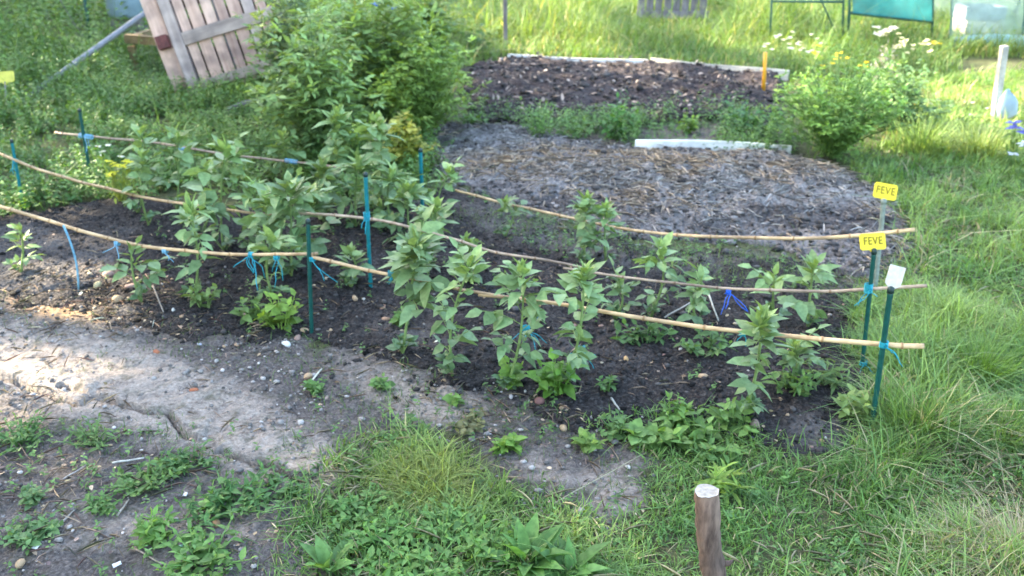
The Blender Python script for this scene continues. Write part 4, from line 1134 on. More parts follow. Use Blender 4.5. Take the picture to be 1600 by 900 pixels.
# orange stick, leaning post with bag
of = gs(1193, 142); ot = at_y(1196, 82, of.y)
b = MB(); b.tube([of - Vector((0, 0, .05)), (of + ot) / 2, ot], [.017, .017, .016], (1, 1, 1), 8)
tag(b.build("marker_stick", M['orange'], origin=of, smooth=False), "orange painted stick upright at the corner of the back bed", "stick")
f = gnd(1554, 190); tp = at_y(1568, 78, f.y); ax = tp - f
o = box("wooden_post", (.052, .05, ax.length + .1), M['paleboard'], None, f + ax * .47, bev=.006, quat=ax.to_track_quat('Z', 'Y'), warp=.002)
tag(o, "pale leaning wooden post with a plastic bag hung beside it", "post")
bm_ = MB(); pts = [at_y(1574, v, f.y - .10) for v in (140, 148, 153, 162, 172, 180, 184)]
bm_.tube(pts, [.014, .03, .058, .072, .078, .074, .03], (1, 1, 1), 12)
v = bm_.v[0]; c0 = v.mean(0)
v += (rng.random(v.shape) - .5) * .014
v[:, 1] = c0[1] + (v[:, 1] - c0[1]) * .55
tag(bm_.build("plastic_bag", M['bag'], origin=pts[0]), "white and pale blue plastic bag hanging at the leaning pale post", "bag")

# cut branch post close to the camera
f = gnd(1128, 1010); tp = at_y(1102, 768, f.y)
t = empty("branch_post", f, "short brown cut branch driven in as a post, with pale sawn top", "post")
b = MB(); n = 40; kk = 20
pts = [f + (tp - f) * s_ + Vector((.004 * math.sin(7 * s_), .003 * math.cos(5 * s_), 0)) for s_ in np.linspace(-.25, 1, n)]
rad = [.0245 + .0015 * math.sin(9 * s_) + .004 * math.exp(-((s_ - .55) / .06) ** 2) + .003 * (1 - s_) for s_ in np.linspace(-.25, 1, n)]
b.tube(pts, rad, (1, 1, 1), kk, cap=False)
v = b.v[0]; v += (rng.random(v.shape) - .5) * .0045
b.build("bark", M['bark'], t, origin=f)
c = MB(); ring = v[-kk:]; ctr = ring.mean(0) + np.array([0, 0, .001])
vv = [ctr] + [ctr + (p - ctr) * .55 + np.array([0, 0, random.uniform(-.001, .001)]) for p in ring] + [p + np.array([0, 0, .0012]) for p in ring]
ff = [(0, 1 + j, 1 + (j + 1) % kk) for j in range(kk)]
for j in range(kk):
    p, q_ = 1 + j, 1 + (j + 1) % kk
    ff += [(p, p + kk, q_ + kk), (p, q_ + kk, q_)]
c.add(np.array(vv), ff, (1, 1, 1)); c.build("sawn_top", M['cutwood'], t, origin=f)
sn = MB(); q0 = f + (tp - f) * .56 + Vector((.024, -.004, 0)); sn.tube([q0 - Vector((.01, 0, 0)), q0 + Vector((.012, -.002, .006)), q0 + Vector((.017, -.003, .016))], [.009, .006, .002], (1, 1, 1), 6)
sn.build("twig_stub", M['bark'], t, origin=f)

# turquoise fabric on its green frame
f = gnd(1390, 72)
nf = empty("netting_frame", f, "turquoise fabric stretched on a dark green frame in the far grass", "netting")
def fr(u, v, dy=0): return at_y(u, v, f.y + dy) - f
for u, u2 in ((1325, 1330), (1456, 1459)):
    a, t2 = fr(u, 70), fr(u2, -70); b = MB(); b.tube([a, (a + t2) / 2, t2], .018, (1, 1, 1), 8); b.build("leg", M['framegreen'], nf)
b = MB(); b.tube([fr(1328, 20), fr(1392, 27), fr(1458, 34)], .02, (1, 1, 1), 8); b.build("crossbar", M['framegreen'], nf)
b = MB(); b.tube([fr(1330, -70), fr(1458, -70)], .02, (1, 1, 1), 8); b.build("crossbar", M['framegreen'], nf)
gv, gf = [], []
for j in range(9):
    for i in range(13):
        s_, t_ = i / 12, j / 8
        p = fr(1331 + 124 * s_, (20 + 13 * s_) * (1 - t_) - 70 * t_) + Vector((0, -.024 + .02 * math.sin(9 * s_ + 2 * t_) * math.sin(3.1 * t_), 0)); gv.append(tuple(p))
for j in range(8):
    for i in range(12):
        a = j * 13 + i; gf += [(a, a + 1, a + 14), (a, a + 14, a + 13)]
b = MB(); b.add(gv, gf, (1, 1, 1)); b.build("fabric", M['turq'], nf)
f = gnd(1265, 70)
n2 = empty("garden_trellis", f, "thin dark green tube trellis over white flowers in the far grass", "trellis")
def fr2(u, v): return at_y(u, v, f.y) - f
for u, u2 in ((1203, 1207), (1316, 1319)):
    b = MB(); a, t2 = fr2(u, 72), fr2(u2, -40); b.tube([a, (a + t2) / 2, t2], .014, (1, 1, 1), 8); b.build("leg", M['framegreen'], n2)
b = MB(); b.tube([fr2(1206, 2), fr2(1318, 3)], .014, (1, 1, 1), 8); b.build("crossbar", M['framegreen'], n2)
b = MB(); b.tube([fr2(1270, -30), fr2(1305, 50)], .010, (1, 1, 1), 8); b.build("brace", M['framegreen'], n2)

# plastic tunnel
f = gnd(1480, 78)
pt_ = empty("plastic_tunnel", f, "low greenish clear plastic tunnel with crates stacked inside", "tunnel")
L_, RR = 2.6, .95
gv, gf = [], []
nx_, na = 24, 16
for i in range(nx_ + 1):
    for j in range(na + 1):
        a = math.pi * j / na; x = L_ * i / nx_
        r = RR * (1 - .03 * math.sin(i * 2.1) ** 2)
        gv.append((x, RR - r * math.cos(a) * 1.0, r * math.sin(a) * 1.15 + .01 * math.sin(3 * x + j)))
for i in range(nx_):
    for j in range(na):
        a = i * (na + 1) + j; gf += [(a, a + 1, a + na + 2), (a, a + na + 2, a + na + 1)]
b = MB(); b.add(gv, gf, (1, 1, 1)); b.build("sheet", M['poly'], pt_)
for x in (.02, .88, 1.74, 2.58):
    b = MB(); b.tube([(x, RR - (RR - .03) * math.cos(a), (RR - .03) * math.sin(a) * 1.15) for a in np.linspace(0, math.pi, 18)], .014, (1, 1, 1), 6); b.build("hoop", M['framegreen'], pt_)
b = MB(); b.tube([(x, -.03 - .03 * math.sin(2.4 * x), .05 + .07 * abs(math.sin(1.5 * x + .9))) for x in np.linspace(0, L_, 22)], [.05 + .025 * math.sin(3 * x) for x in np.linspace(0, L_, 22)], (1, 1, 1), 8); b.build("hem", M['polyhem'], pt_)
for k, (m_, lab) in enumerate((('crate_dark', "dark crate at the bottom of the stack inside the plastic tunnel"), ('crate_cream', "cream crate in the middle of the stack inside the plastic tunnel"),
                               ('crate_grey', "blue grey crate on top of the stack inside the plastic tunnel"))):
    t = empty("storage_crate", f + Vector((.50, .40, .16 * k)), lab, "crate", "crates stacked inside the plastic tunnel")
    t.rotation_euler = (0, 0, R(5 - 6 * k))
    for sx, sy, ss in ((0, -.2, (.46, .02, .15)), (0, .2, (.46, .02, .15)), (-.22, 0, (.02, .376, .15)), (.22, 0, (.02, .376, .15))):
        box("side", ss, M[m_], t, (sx, sy, .076), bev=.003)
    box("bottom", (.415, .375, .015), M[m_], t, (0, 0, .012), bev=.003)
# branch lying in the grass
b = MB(); p0, p1 = gnd(355, 172, .05), gnd(434, 154, .07)
b.tube([p0 + (p1 - p0) * t + Vector((0, 0, .02 * math.sin(4 * t))) for t in np.linspace(0, 1, 9)], np.linspace(.022, .03, 9), (1, 1, 1), 8)
tag(b.build("fallen_branch", M['greywood'], origin=p0), "pale branch lying in the grass between the pallet and the bush", "branch")

# ------------------------------------------------------------------ stones, twigs, scraps
ICO = None
def ico():
    bm = bmesh.new(); bmesh.ops.create_icosphere(bm, subdivisions=2, radius=1); bmesh.ops.triangulate(bm, faces=bm.faces)
    v = np.array([tuple(x.co) for x in bm.verts]); f = np.array([[q.index for q in x.verts] for x in bm.faces]); bm.free(); return v, f
IV, IF = ico()
def stone_mesh(seed, c):
    r = np.random.default_rng(seed); d = r.normal(0, 1, (5, 3)); d /= np.linalg.norm(d, axis=1)[:, None]
    s_ = np.ones(len(IV))
    for q in d: s_ -= .28 * np.clip(IV @ q - .45, 0, 1) * 1.6
    v = IV * s_[:, None] * np.array([1, r.uniform(.65, .95), r.uniform(.5, .75)]) + r.normal(0, .025, IV.shape)
    b = MB(); b.add(v, IF, c); return b
def pebble(u, v, rpx, c, label, group=None, name="pebble", cat="stone", src=None):
    p = gs(u, v); dep = math.hypot(p.y, CAM_H); r = rpx / FPX * dep
    if src is None:
        o = stone_mesh(int(u * 7 + v), c).build(name, M['stone'])
    else: o = src.copy(); col.objects.link(o)
    o.location = (p.x, p.y, p.z + r * .3); o.scale = (r, r, r); o.rotation_euler = (random.uniform(-.3, .3), random.uniform(-.3, .3), random.uniform(0, 6.28))
    return tag(o, label, cat, group)
TAN, PINK, WHT, GRY = (.42, .29, .18), (.34, .22, .18), (.75, .74, .72), (.30, .27, .25)
pebble(447, 540, 9, WHT, "bright white stone at the edge of the soil near the front middle stake")
pebble(476, 517, 8, TAN, "tan stone at the very foot of the front middle stake")
pebble(466, 530, 7, PINK, "pinkish stone between the white stone and the stake foot")
pebble(483, 592, 11, TAN, "large tan stone beside the white stick")
pebble(1179, 664, 12, PINK, "pinkish stone below the stout bean's foot")
pebble(880, 668, 9, TAN, "orange-tan stone on the dark soil edge below the lobed weed")
pebble(843, 628, 9, (.20, .10, .09), "dull reddish stone on the dark soil edge")
pebble(555, 466, 7, TAN, "tan stone under the front cane near the bright teal stake")
pebble(604, 498, 9, (.42, .25, .16), "orange stone beside the long bare bean stem")
pebble(598, 478, 8, (.38, .22, .15), "smaller orange stone behind the one by the bare bean stem")
pebble(1097, 594, 9, TAN, "pale tan stone in the middle of the bare soil below the cane")
pebble(978, 559, 7, (.48, .30, .14), "golden stone below the thick cane")
pebble(185, 470, 10, TAN, "tan stone in the sunny dry litter")
pebble(205, 452, 11, PINK, "pinkish grey stone beyond the sunny dry litter")
pebble(170, 430, 10, PINK, "rounded brown stone by the little bent bean")
pebble(153, 447, 10, (.45, .38, .22), "pale yellowish stone in the sunny dry litter")
pebble(32, 884, 10, TAN, "tan stone at the lower corner of the bare dirt")
pebble(338, 820, 8, (.36, .22, .12), "orange-brown stone on the grey dirt")
pebble(1400, 725, 7, TAN, "small tan stone by the foot of the stake with the white label")
pebble(1345, 800 - 78, 7, TAN, "small tan stone in the soil corner")
pebble(1530, 592, 12, (.5, .49, .42), "pale stone in the grass below the big tuft")
pebble(245, 552, 7, (.36, .13, .07), "bit of red brick on the clay", name="brick_fragment", cat="brick fragment")
pebble(303, 612, 8, (.40, .14, .07), "orange-red brick bit on the pale clay", name="brick_fragment.001", cat="brick fragment")
src = [stone_mesh(900 + k, c).build("pebble", M['stone']) for k, c in enumerate((TAN, PINK, GRY, (.44, .36, .26), (.40, .26, .16), (.5, .47, .43)))]
cnt = 0
for k in range(260):
    if cnt >= 110: break
    u, v = random.uniform(0, 1340), random.uniform(420, 720)
    p = gnd(u, v)
    if not (inpoly(np.array([p.x]), np.array([p.y]), P_FRONT)[0] or (u < 800 and v < 640 and random.random() < .5)): continue
    pebble(u, v, random.choice([2, 2.5, 3, 3.5, 4.5]), TAN, "small pale pebble lying on the dark bean bed soil", "small pebbles on the bean bed", src=src[cnt % 6]); cnt += 1
for o in src: bpy.data.objects.remove(o)

def twig(u0, v0, u1, v1, r, c, label, name="stick", lift=.008, cat="stick"):
    a, b2 = gs(u0, v0), gs(u1, v1); b = MB()
    pts = [a + (b2 - a) * t + Vector((0, 0, lift * (1 - .5 * t) + .0012 * math.sin(9 * t))) + Vector((0, .0015 * math.sin(5 * t), 0)) for t in np.linspace(0, 1, 7)]
    c = np.array(c) * .78; r = r * .72
    b.tube(pts, np.linspace(r, r * .7, 7), c, 6)
    return tag(b.build(name, M['straw'], origin=a), label, cat)
PALE = (.50, .45, .36)
twig(476, 616, 503, 580, .006, (.62, .60, .50), "short white stick propped on the dirt by the tan stone", lift=.02)
twig(176, 727, 226, 717, .005, (.62, .58, .50), "pale flat splinter on the dirt")
twig(100, 752, 136, 728, .004, (.36, .33, .31), "short grey stick on the grey dirt")
twig(84, 832, 120, 796, .005, (.40, .36, .32), "straight grey stick across the twiggy dirt")
twig(184, 809, 202, 782, .005, (.42, .36, .30), "short brown-grey stick near the lower weeds")
twig(1038, 502, 1086, 472, .005, (.46, .42, .38), "dry whitish stick leaning under the broad-leaved low bean", lift=.03)
twig(1105, 470, 1122, 506, .006, (.5, .48, .42), "pale dry stalk hanging from the broad-leaved low bean", lift=.05)
twig(955, 620, 968, 640, .006, (.45, .42, .37), "bit of pale wood on dark soil")
twig(240, 455, 256, 490, .005, (.42, .34, .28), "thin brown twig standing in the litter near the bent bean", lift=.03)
twig(865, 800, 1010, 712, .0025, (.36, .33, .22), "long dry grass stalk across the pale bare patch", lift=.03, name="dry_stalk", cat="stalk")
twig(475, 800, 500, 850, .003, (.45, .40, .28), "dry curved stalk at the grass edge", name="dry_stalk.001", cat="stalk")
twig(213, 865, 255, 885, .004, (.34, .26, .2), "bent brown twig at the lower edge", lift=.015)
def scrap(u, v, s_, c, label):
    p = gs(u, v); b = MB(); a = random.uniform(0, 3)
    pts = np.array([[-1, -.6, .1], [0, -.7, .25], [1, -.5, .05], [1.1, .5, .2], [.1, .7, .05], [-.9, .6, .3]]) * s_
    Rm = np.array([[math.cos(a), -math.sin(a), 0], [math.sin(a), math.cos(a), 0], [0, 0, 1]])
    pts = pts @ Rm.T; lo_ = pts - [0, 0, .002]
    V = np.vstack([pts, lo_]); F = [(0, 1, 4), (0, 4, 5), (1, 2, 3), (1, 3, 4)]
    F += [(x + 6, z + 6, y + 6) for x, y, z in F]
    for i in range(6): F += [(i, i + 6, (i + 1) % 6), ((i + 1) % 6, i + 6, (i + 1) % 6 + 6)]
    b.add(V + np.array(tuple(p)) + [0, 0, .006], F, c)
    return tag(b.build("scrap", M['stone'], origin=p, smooth=False), label, "scrap")
scrap(58, 856, .012, (.72, .70, .66), "white folded scrap on the grey dirt")
scrap(183, 885, .011, (.66, .68, .72), "whitish scrap at the lower edge of the dirt")
scrap(281, 857, .010, (.42, .66, .56), "mint green scrap on the dirt")
scrap(290, 775, .009, (.62, .60, .58), "small white chip by the spreading weed")
scrap(312, 540, .010, (.40, .42, .5), "bluish chip on the soil edge under the lime clump")

# ------------------------------------------------------------------ soil crumbs, straw, litter, chips (nobody could count them)
IV1 = None
def lumps(name, mat, pts, rad, C, sub=1):
    bm = bmesh.new(); bmesh.ops.create_icosphere(bm, subdivisions=sub, radius=1)
    v = np.array([tuple(x.co) for x in bm.verts]); f = np.array([[q.index for q in x.verts] for x in bm.faces]); bm.free()
    n, k = len(pts), len(v)
    sc_ = rng.uniform(.5, 1.15, (n, 1, 3)) * np.array([1, 1, .6]) * rad[:, None, None]
    V = v[None] * sc_ * rng.uniform(.75, 1.2, (n, k, 1)) + pts[:, None]
    F = f[None] + (np.arange(n) * k)[:, None, None]
    b = MB(); b.add(V.reshape(-1, 3), F.reshape(-1, 3), np.repeat(C, k, axis=0)); return tag(b.build(name, mat), kind='stuff')
def in_zone(poly, n, edge=.1):
    xs = [p[0] for p in poly]; ys = [p[1] for p in poly]
    x = rng.uniform(min(xs), max(xs), n * 4); y = rng.uniform(min(ys), max(ys), n * 4)
    d = sdf(x, y, poly) + (fbm(x, y, 6, 4) - .5) * .22
    ok = d > rng.exponential(.05, len(x)) * -1.0
    # more where the camera stands close
    ok &= rng.random(len(x)) < np.clip(9 / (y * y + x * x + 1.5), .12, 1)
    x, y = x[ok][:n], y[ok][:n]
    return x, y
P_, R_, C_ = [], [], []
for poly, n, r0, dk in ((P_FRONT, 9000, .0058, .035), (P_MID, 5500, .009, .08), (P_BACK, 4500, .013, .05)):
    x, y = in_zone(poly, n); m = len(x)
    r = r0 * rng.lognormal(0, .55, m).clip(.3, 3.2)
    P_.append(np.stack([x, y, surf_z(x, y) + r * .3], 1)); R_.append(r)
    br = rng.lognormal(0, .5, (m, 1)) * dk
    C_.append(br * np.array([1.05, .95, .93]))
x = rng.uniform(-2.4, 1.0, 16000); y = rng.uniform(1.3, 3.9, 16000)
k = (sdf(x, y, P_DIRT) > -.05) & (rng.random(16000) < np.clip((fbm(x, y, 4, 3) - .3) * 3, .08, 1)); x, y = x[k], y[k]; m = len(x)
r = .0038 * rng.lognormal(0, .6, m).clip(.3, 4)
zc = np.vstack(P_), np.concatenate(R_), np.vstack(C_)
P_.append(np.stack([x, y, base_z(x, y) + r * .4 + .004], 1)); R_.append(r); C_.append(rng.lognormal(-1.75, .45, (m, 1)).clip(.05, .5) * np.array([1.05, .95, .9]))
lumps("soil_crumbs", M['clod'], np.vstack(P_), np.concatenate(R_), np.vstack(C_))

def flat_bits(name, x, y, L, W, C, lift=.004, tilt=.25, mat='straw', zf=None):
    n = len(x); a = rng.uniform(0, 6.28, n)
    D = np.stack([np.cos(a), np.sin(a), rng.normal(0, tilt, n)], 1)
    N = np.stack([rng.normal(0, .3, n), rng.normal(0, .3, n), np.ones(n)], 1)
    z = surf_z(x, y) + lift + np.abs(rng.normal(0, .006, n))
    b = MB(); b.leaves(np.stack([x, y, z], 1), D, N, L, W, rng.uniform(-.15, .3, n), C)
    return tag(b.build(name, M[mat]), kind='stuff')
# straw mulch on the middle bed
x, y = in_zone(P_MID, 17000)
dm = dry_mid(x, y) * 2.0 + (fbm(x, y, 7, 3) - .5) * 1.6
k = rng.random(len(x)) < np.clip(dm + .05, .03, 1); x, y = x[k], y[k]; n = len(x)
warm = np.clip(np.exp(-(((to_px(x, y)[0] - 860) / 160) ** 2 + ((to_px(x, y)[1] - 262) / 16) ** 2)) + .8 * np.clip((fbm(x + 4, y, 4, 3) - .52) * 8, 0, 1) + .5 * np.exp(-(((to_px(x, y)[0] - 1070) / 120) ** 2 + ((to_px(x, y)[1] - 272) / 18) ** 2)), 0, 1)[:, None]
C = (np.array([.40, .375, .355]) * (1 - warm) + np.array([.47, .36, .255]) * warm) * rng.uniform(.5, 1.45, (n, 1))
flat_bits("straw_mulch", x, y, rng.uniform(.04, .13, n), rng.uniform(.003, .008, n), C * .88, .004, .12)
# pale chips on the back bed and everywhere a little
x, y = in_zone(P_BACK, 1400); n = len(x)
flat_bits("wood_chips", x, y, rng.uniform(.03, .09, n), rng.uniform(.012, .03, n), np.array([.20, .155, .13]) * rng.lognormal(-.15, .5, (n, 1)), .02, .3)
P_LAWN_R = gpoly([(1335, 470), (1420, 400), (1410, 330), (1350, 270), (1330, 250), (1420, 205), (1480, 90), (2600, 90), (3000, 1100), (1000, 1100), (1040, 790), (1100, 715), (1240, 700), (1330, 715), (1370, 660), (1355, 560)])
P_LAWN_B = gpoly([(505, 760), (545, 705), (640, 690), (720, 705), (800, 750), (860, 800), (960, 850), (1050, 820), (1060, 1100), (480, 1100), (500, 900), (455, 820)])
P_MEADOW = gpoly([(690, 190), (720, 108), (795, 92), (1010, 98), (1228, 118), (1240, 245), (1330, 250), (1420, 205), (1480, 90), (1900, 90), (1700, -38), (450, -38), (640, 100)])
P_HEDGE = gpoly([(-500, 345), (0, 345), (120, 318), (230, 306), (420, 322), (520, 330), (690, 335), (665, 200), (640, 100), (450, -38), (-300, -38), (-700, 120)])

def g_lawn(u, v, x, y):
    """how thickly grass grows"""
    wr = sdf(x, y, P_LAWN_R) + (fbm(x, y, 4, 4) - .5) * .35
    wb = sdf(x, y, P_LAWN_B) + (fbm(x + 7, y, 5, 4) - .5) * .30
    return np.clip(.5 + np.maximum(wr, wb) / .12, 0, 1)
# dry litter on the dirt and on the sunny end
x = rng.uniform(-2.6, .9, 34000); y = rng.uniform(1.2, 4.3, 34000); u, v = to_px(x, y)
pr = .20 * (sdf(x, y, P_DIRT) > -.05) + .10 * (sdf(x, y, P_FRONT) > 0)
pr = pr + .55 * np.exp(-(((u - 140) / 140) ** 2 + ((v - 470) / 42) ** 2)) + .45 * np.exp(-(((u - 110) / 110) ** 2 + ((v - 800) / 70) ** 2)) + .3 * np.exp(-(((u - 740) / 60) ** 2 + ((v - 675) / 30) ** 2))
pr = pr * np.clip((fbm(x, y, 6, 3) - .25) * 2.4, 0, 1)
k = rng.random(len(x)) < pr; x, y = x[k], y[k]; n = len(x)
kind = rng.random(n)
L = np.where(kind < .75, rng.uniform(.02, .09, n), rng.uniform(.008, .022, n)); Wd = np.where(kind < .75, rng.uniform(.0015, .004, n), L * .6)
C = np.array([.25, .185, .125]) * rng.lognormal(-.1, .45, (n, 1)) + rng.uniform(-.02, .02, (n, 3))
xa = rng.uniform(-1.2, 3.0, 9000); ya = rng.uniform(1.2, 4.6, 9000); ua, va = to_px(xa, ya)
ka = (g_lawn(ua, va, xa, ya) > .4) & (rng.random(9000) < np.clip((fbm(xa + 11, ya, 3, 3) - .36) * 4, .12, 1)); xa, ya = xa[ka], ya[ka]; na_ = len(xa)
flat_bits("lawn_thatch", xa, ya, rng.uniform(.03, .12, na_), rng.uniform(.0018, .004, na_), np.array([.40, .34, .22]) * rng.uniform(.5, 1.3, (na_, 1)), .012, .35)
flat_bits("dry_litter", x, y, L, Wd, np.clip(C, .03, .7), .003, .15)

# ------------------------------------------------------------------ grass
GC = np.array
b = MB()
def sow(n, xr, yr, w, hf, Wd, cf, near=2.2):
    x = rng.uniform(*xr, n); y = rng.uniform(*yr, n); u, v = to_px(x, y)
    vis = (u > -420) & (u < 2250) & (v > -60) & (v < 1080)
    x, y, u, v = x[vis], y[vis], u[vis], v[vis]
    k = rng.random(len(x)) < w(u, v, x, y); x, y, u, v = x[k], y[k], u[k], v[k]; n = len(x)
    h = hf(u, v, x, y) * rng.lognormal(0, .35, n)
    C = cf(u, v, x, y, n)
    b.blades(np.stack([x, y, np.where(y < 5.2, surf_z(x, y), base_z(x, y)) - .004], 1), h, rng.uniform(0, 6.28, n), rng.lognormal(-.25, .65, n).clip(.1, 2.6), Wd(y) * rng.uniform(.7, 1.3, n), C)
def lawn_h(u, v, x, y):
    h = .020 + .055 * np.clip(fbm(x, y, 4.5, 3) - .30, 0, 1) * 2
    h = h * (1 + .40 * (u > 1330)) + .05 * np.exp(-(((u - 1420) / 60) ** 2 + ((v - 640) / 70) ** 2))
    return h
def lawn_c(u, v, x, y, n):
    q = np.clip((fbm(x, y, 4.2, 4) - .33) * 3, 0, 1)[:, None]; r = rng.random((n, 1))
    c = GC([.115, .22, .06]) * (1 - q) + GC([.215, .315, .10]) * q
    yel = np.exp(-(((u - 660) / 110) ** 2 + ((v - 755) / 40) ** 2))[:, None]
    c = c * (1 - yel) + GC([.23, .27, .07]) * yel
    c = np.where(r < .03 + np.where(u > 1430, .28, .14)[:, None] * np.clip((fbm(x + 11, y, 3, 3)[:, None] - .5) * 6, 0, 1), GC([.36, .32, .20]), c)
    return c * rng.uniform(.65, 1.4, (n, 1))
w_l = lambda u, v, x, y: np.maximum(g_lawn(u, v, x, y), .75 * np.clip(.5 + np.minimum(-sdf(x, y, P_DIRT), -sdf(x, y, P_FRONT)) / .12, 0, 1) * ((u > 900) & (v > 640))) * np.clip(.30 + 3.0 * (fbm(x, y, 7, 3) - .32), .16, 1)
sow(330000, (-1.5, 4.0), (1.1, 3.6), w_l, lawn_h, lambda y: np.where(rng.random(len(y)) < .3, .0062, .0034), lawn_c)
sow(175000, (.9, 8.5), (3.6, 9), w_l, lambda u, v, x, y: lawn_h(u, v, x, y) * 1.15, lambda y: .0062 + .0006 * (y - 3.6), lawn_c)
# thin grass over the strips of bare soil and the dirt
def w_thin(u, v, x, y):
    a = np.clip(.5 + sdf(x, y, P_GAP) / .2, 0, 1) * .75 * np.clip((fbm(x, y, 4, 3) - .3) * 4, .05, 1)
    a = np.maximum(a, .5 * np.exp(-(((u - 1160) / 90) ** 2 + ((v - 408) / 22) ** 2)))
    d = (sdf(x, y, P_DIRT) > 0) * np.clip((fbm(x + 3, y, 4.5, 4) - .47 + .07 * ((u > 430) & (v > 590))) * 6, 0, 1) * .60 * np.where((u < 480) & (v < 670), .25, 1)
    d = np.maximum(d, (sdf(x, y, P_STRIP) > 0) * .25)
    return np.maximum(a, d)
sow(90000, (-2.8, 3), (1.1, 4.6), w_thin, lambda u, v, x, y: .028 + 0 * x, lambda y: .003 + 0 * y, lambda u, v, x, y, n: GC([.10, .155, .06]) * rng.uniform(.6, 1.4, (n, 1)))
tag(b.build("grass", M['grass']), kind='stuff')
# meadow
b = MB()
w_m = lambda u, v, x, y: np.clip(.5 + (sdf(x, y, P_MEADOW) + (fbm(x, y, 2, 3) - .5) * .5) / .2, 0, 1) * (sdf(x, y, P_BACK) < -.05) * (sdf(x, y, P_MID) < 0) * np.where(sdf(x, y, P_STRIP) > -.05, .1, 1) * np.clip(.4 + 1.5 * (fbm(x, y, 1.5, 3) - .3), .15, 1)
def mead_h(u, v, x, y):
    return (.20 + .24 * np.clip(fbm(x, y, 1.1, 3) - .2, 0, 1)) * np.clip((y - 5) / 5, .35, 1.2) * np.where((v > 72) & (u > 740) & (u < 1260), .6, 1) * np.where((v > 24) & (v < 62) & (u > 960) & (u < 1140), .4, 1) * np.where(u > 1230, .85, 1)
def mead_c(u, v, x, y, n):
    q = np.clip((fbm(x, y, 1.3, 4) - .25) * 2, 0, 1)[:, None]; r = rng.random((n, 1))
    c = GC([.085, .175, .045]) * (1 - q) + GC([.165, .245, .07]) * q
    c = np.where(r < .09, GC([.36, .32, .16]), c)
    return c * rng.uniform(.65, 1.4, (n, 1))
sow(210000, (-4.5, 11), (5.5, 18.5), w_m, mead_h, lambda y: .006 + .0007 * (y - 5.5), mead_c)
tag(b.build("tall_grass", M['grass']), kind='stuff')

# nettles and hedge bottom at the left: leafy stalks
def stalks(name, n, xr, yr, w, hf, cf, L0=.06, per=15):
    x = rng.uniform(*xr, n); y = rng.uniform(*yr, n); u, v = to_px(x, y)
    vis = (u > -300) & (u < 1900) & (v > -70) & (v < 1000)
    x, y, u, v = x[vis], y[vis], u[vis], v[vis]
    k = rng.random(len(x)) < w(u, v, x, y); x, y, u, v = x[k], y[k], u[k], v[k]; n = len(x)
    h = hf(u, v, x, y) * rng.uniform(.6, 1.2, n)
    c = cf(u, v, x, y, n)
    lx, ly = rng.normal(0, .18, n) * h, rng.normal(0, .18, n) * h
    P, D, N, LL, C = [], [], [], [], []
    zb = np.where(y < 5.2, surf_z(x, y), base_z(x, y))
    for j in range(per):
        q = .12 + .88 * (j + rng.random(n)) / per
        P.append(np.stack([x + lx * q ** 2, y + ly * q ** 2, zb + h * q], 1))
        a = j * 2.4 + rng.uniform(0, 1, n) + x * 40; el = rng.uniform(-.35, .6, n)
        D.append(np.stack([np.cos(a) * np.cos(el), np.sin(a) * np.cos(el), np.sin(el)], 1))
        N.append(np.stack([rng.normal(0, .35, n), rng.normal(0, .35, n), np.ones(n)], 1))
        LL.append(L0 * rng.uniform(.6, 1.25, n) * (1.1 - .5 * q) * np.clip(.5 + h, .6, 1.3)); C.append(c * rng.uniform(.75, 1.3, (n, 1)))
    m = MB(); LL = np.concatenate(LL)
    m.leaves(np.vstack(P), np.vstack(D), np.vstack(N), LL, LL * rng.uniform(.38, .6, len(LL)), rng.uniform(0, .5, len(LL)), np.vstack(C))
    return tag(m.build(name, M['leaf']), kind='stuff')
pal_xy = gnd(360, 140)
def w_h(u, v, x, y):
    a = np.clip(.5 + (sdf(x, y, P_HEDGE) + (fbm(x, y, 3, 3) - .5) * .4) / .15, 0, 1)
    return a * np.clip(.30 + 3.2 * (fbm(x, y, 4.5, 3) - .40), .06, 1)
def h_h(u, v, x, y):
    h = .07 + .22 * (fbm(x + 3, y, 3.5, 3) - .3) + .10 * np.clip((y - 4.2) / 2.5, 0, 1) + .30 * np.clip((y - 6.8) / 3, 0, 1.8) + .12 * (fbm(x, y, 1.2, 3) - .4)
    near = np.exp(-(((x - pal_xy.x) / .95) ** 2)) * (y < pal_xy.y + .3) * (y > pal_xy.y - 2.6)
    u2 = np.exp(-(((u - 235) / 60) ** 2 + ((v - 125) / 30) ** 2))
    return np.clip(h * (1 - .35 * near - .5 * u2), .05, 1)
def h_c(u, v, x, y, n):
    q = np.clip((fbm(x + 5, y, 1.6, 4) - .30) * 2.4, 0, 1)[:, None]
    return (GC([.085, .18, .05]) * (1 - q) + GC([.17, .27, .075]) * q) * rng.uniform(.75, 1.3, (n, 1))
stalks("undergrowth", 15000, (-5.6, .2), (4.0, 8.6), w_h, h_h, h_c, .062, 13)
stalks("undergrowth", 7000, (-9.5, .2), (8.6, 17), w_h, h_h, h_c, .075, 13)
b = MB()
sow(110000, (-6, .3), (4.0, 10), lambda u, v, x, y: w_h(u, v, x, y) * .28, lambda u, v, x, y: h_h(u, v, x, y) * .9, lambda y: .005 + .0006 * (y - 4), lambda u, v, x, y, n: GC([.085, .165, .045]) * rng.uniform(.6, 1.4, (n, 1)))
tag(b.build("hedge_bottom_grass", M['grass']), kind='stuff')
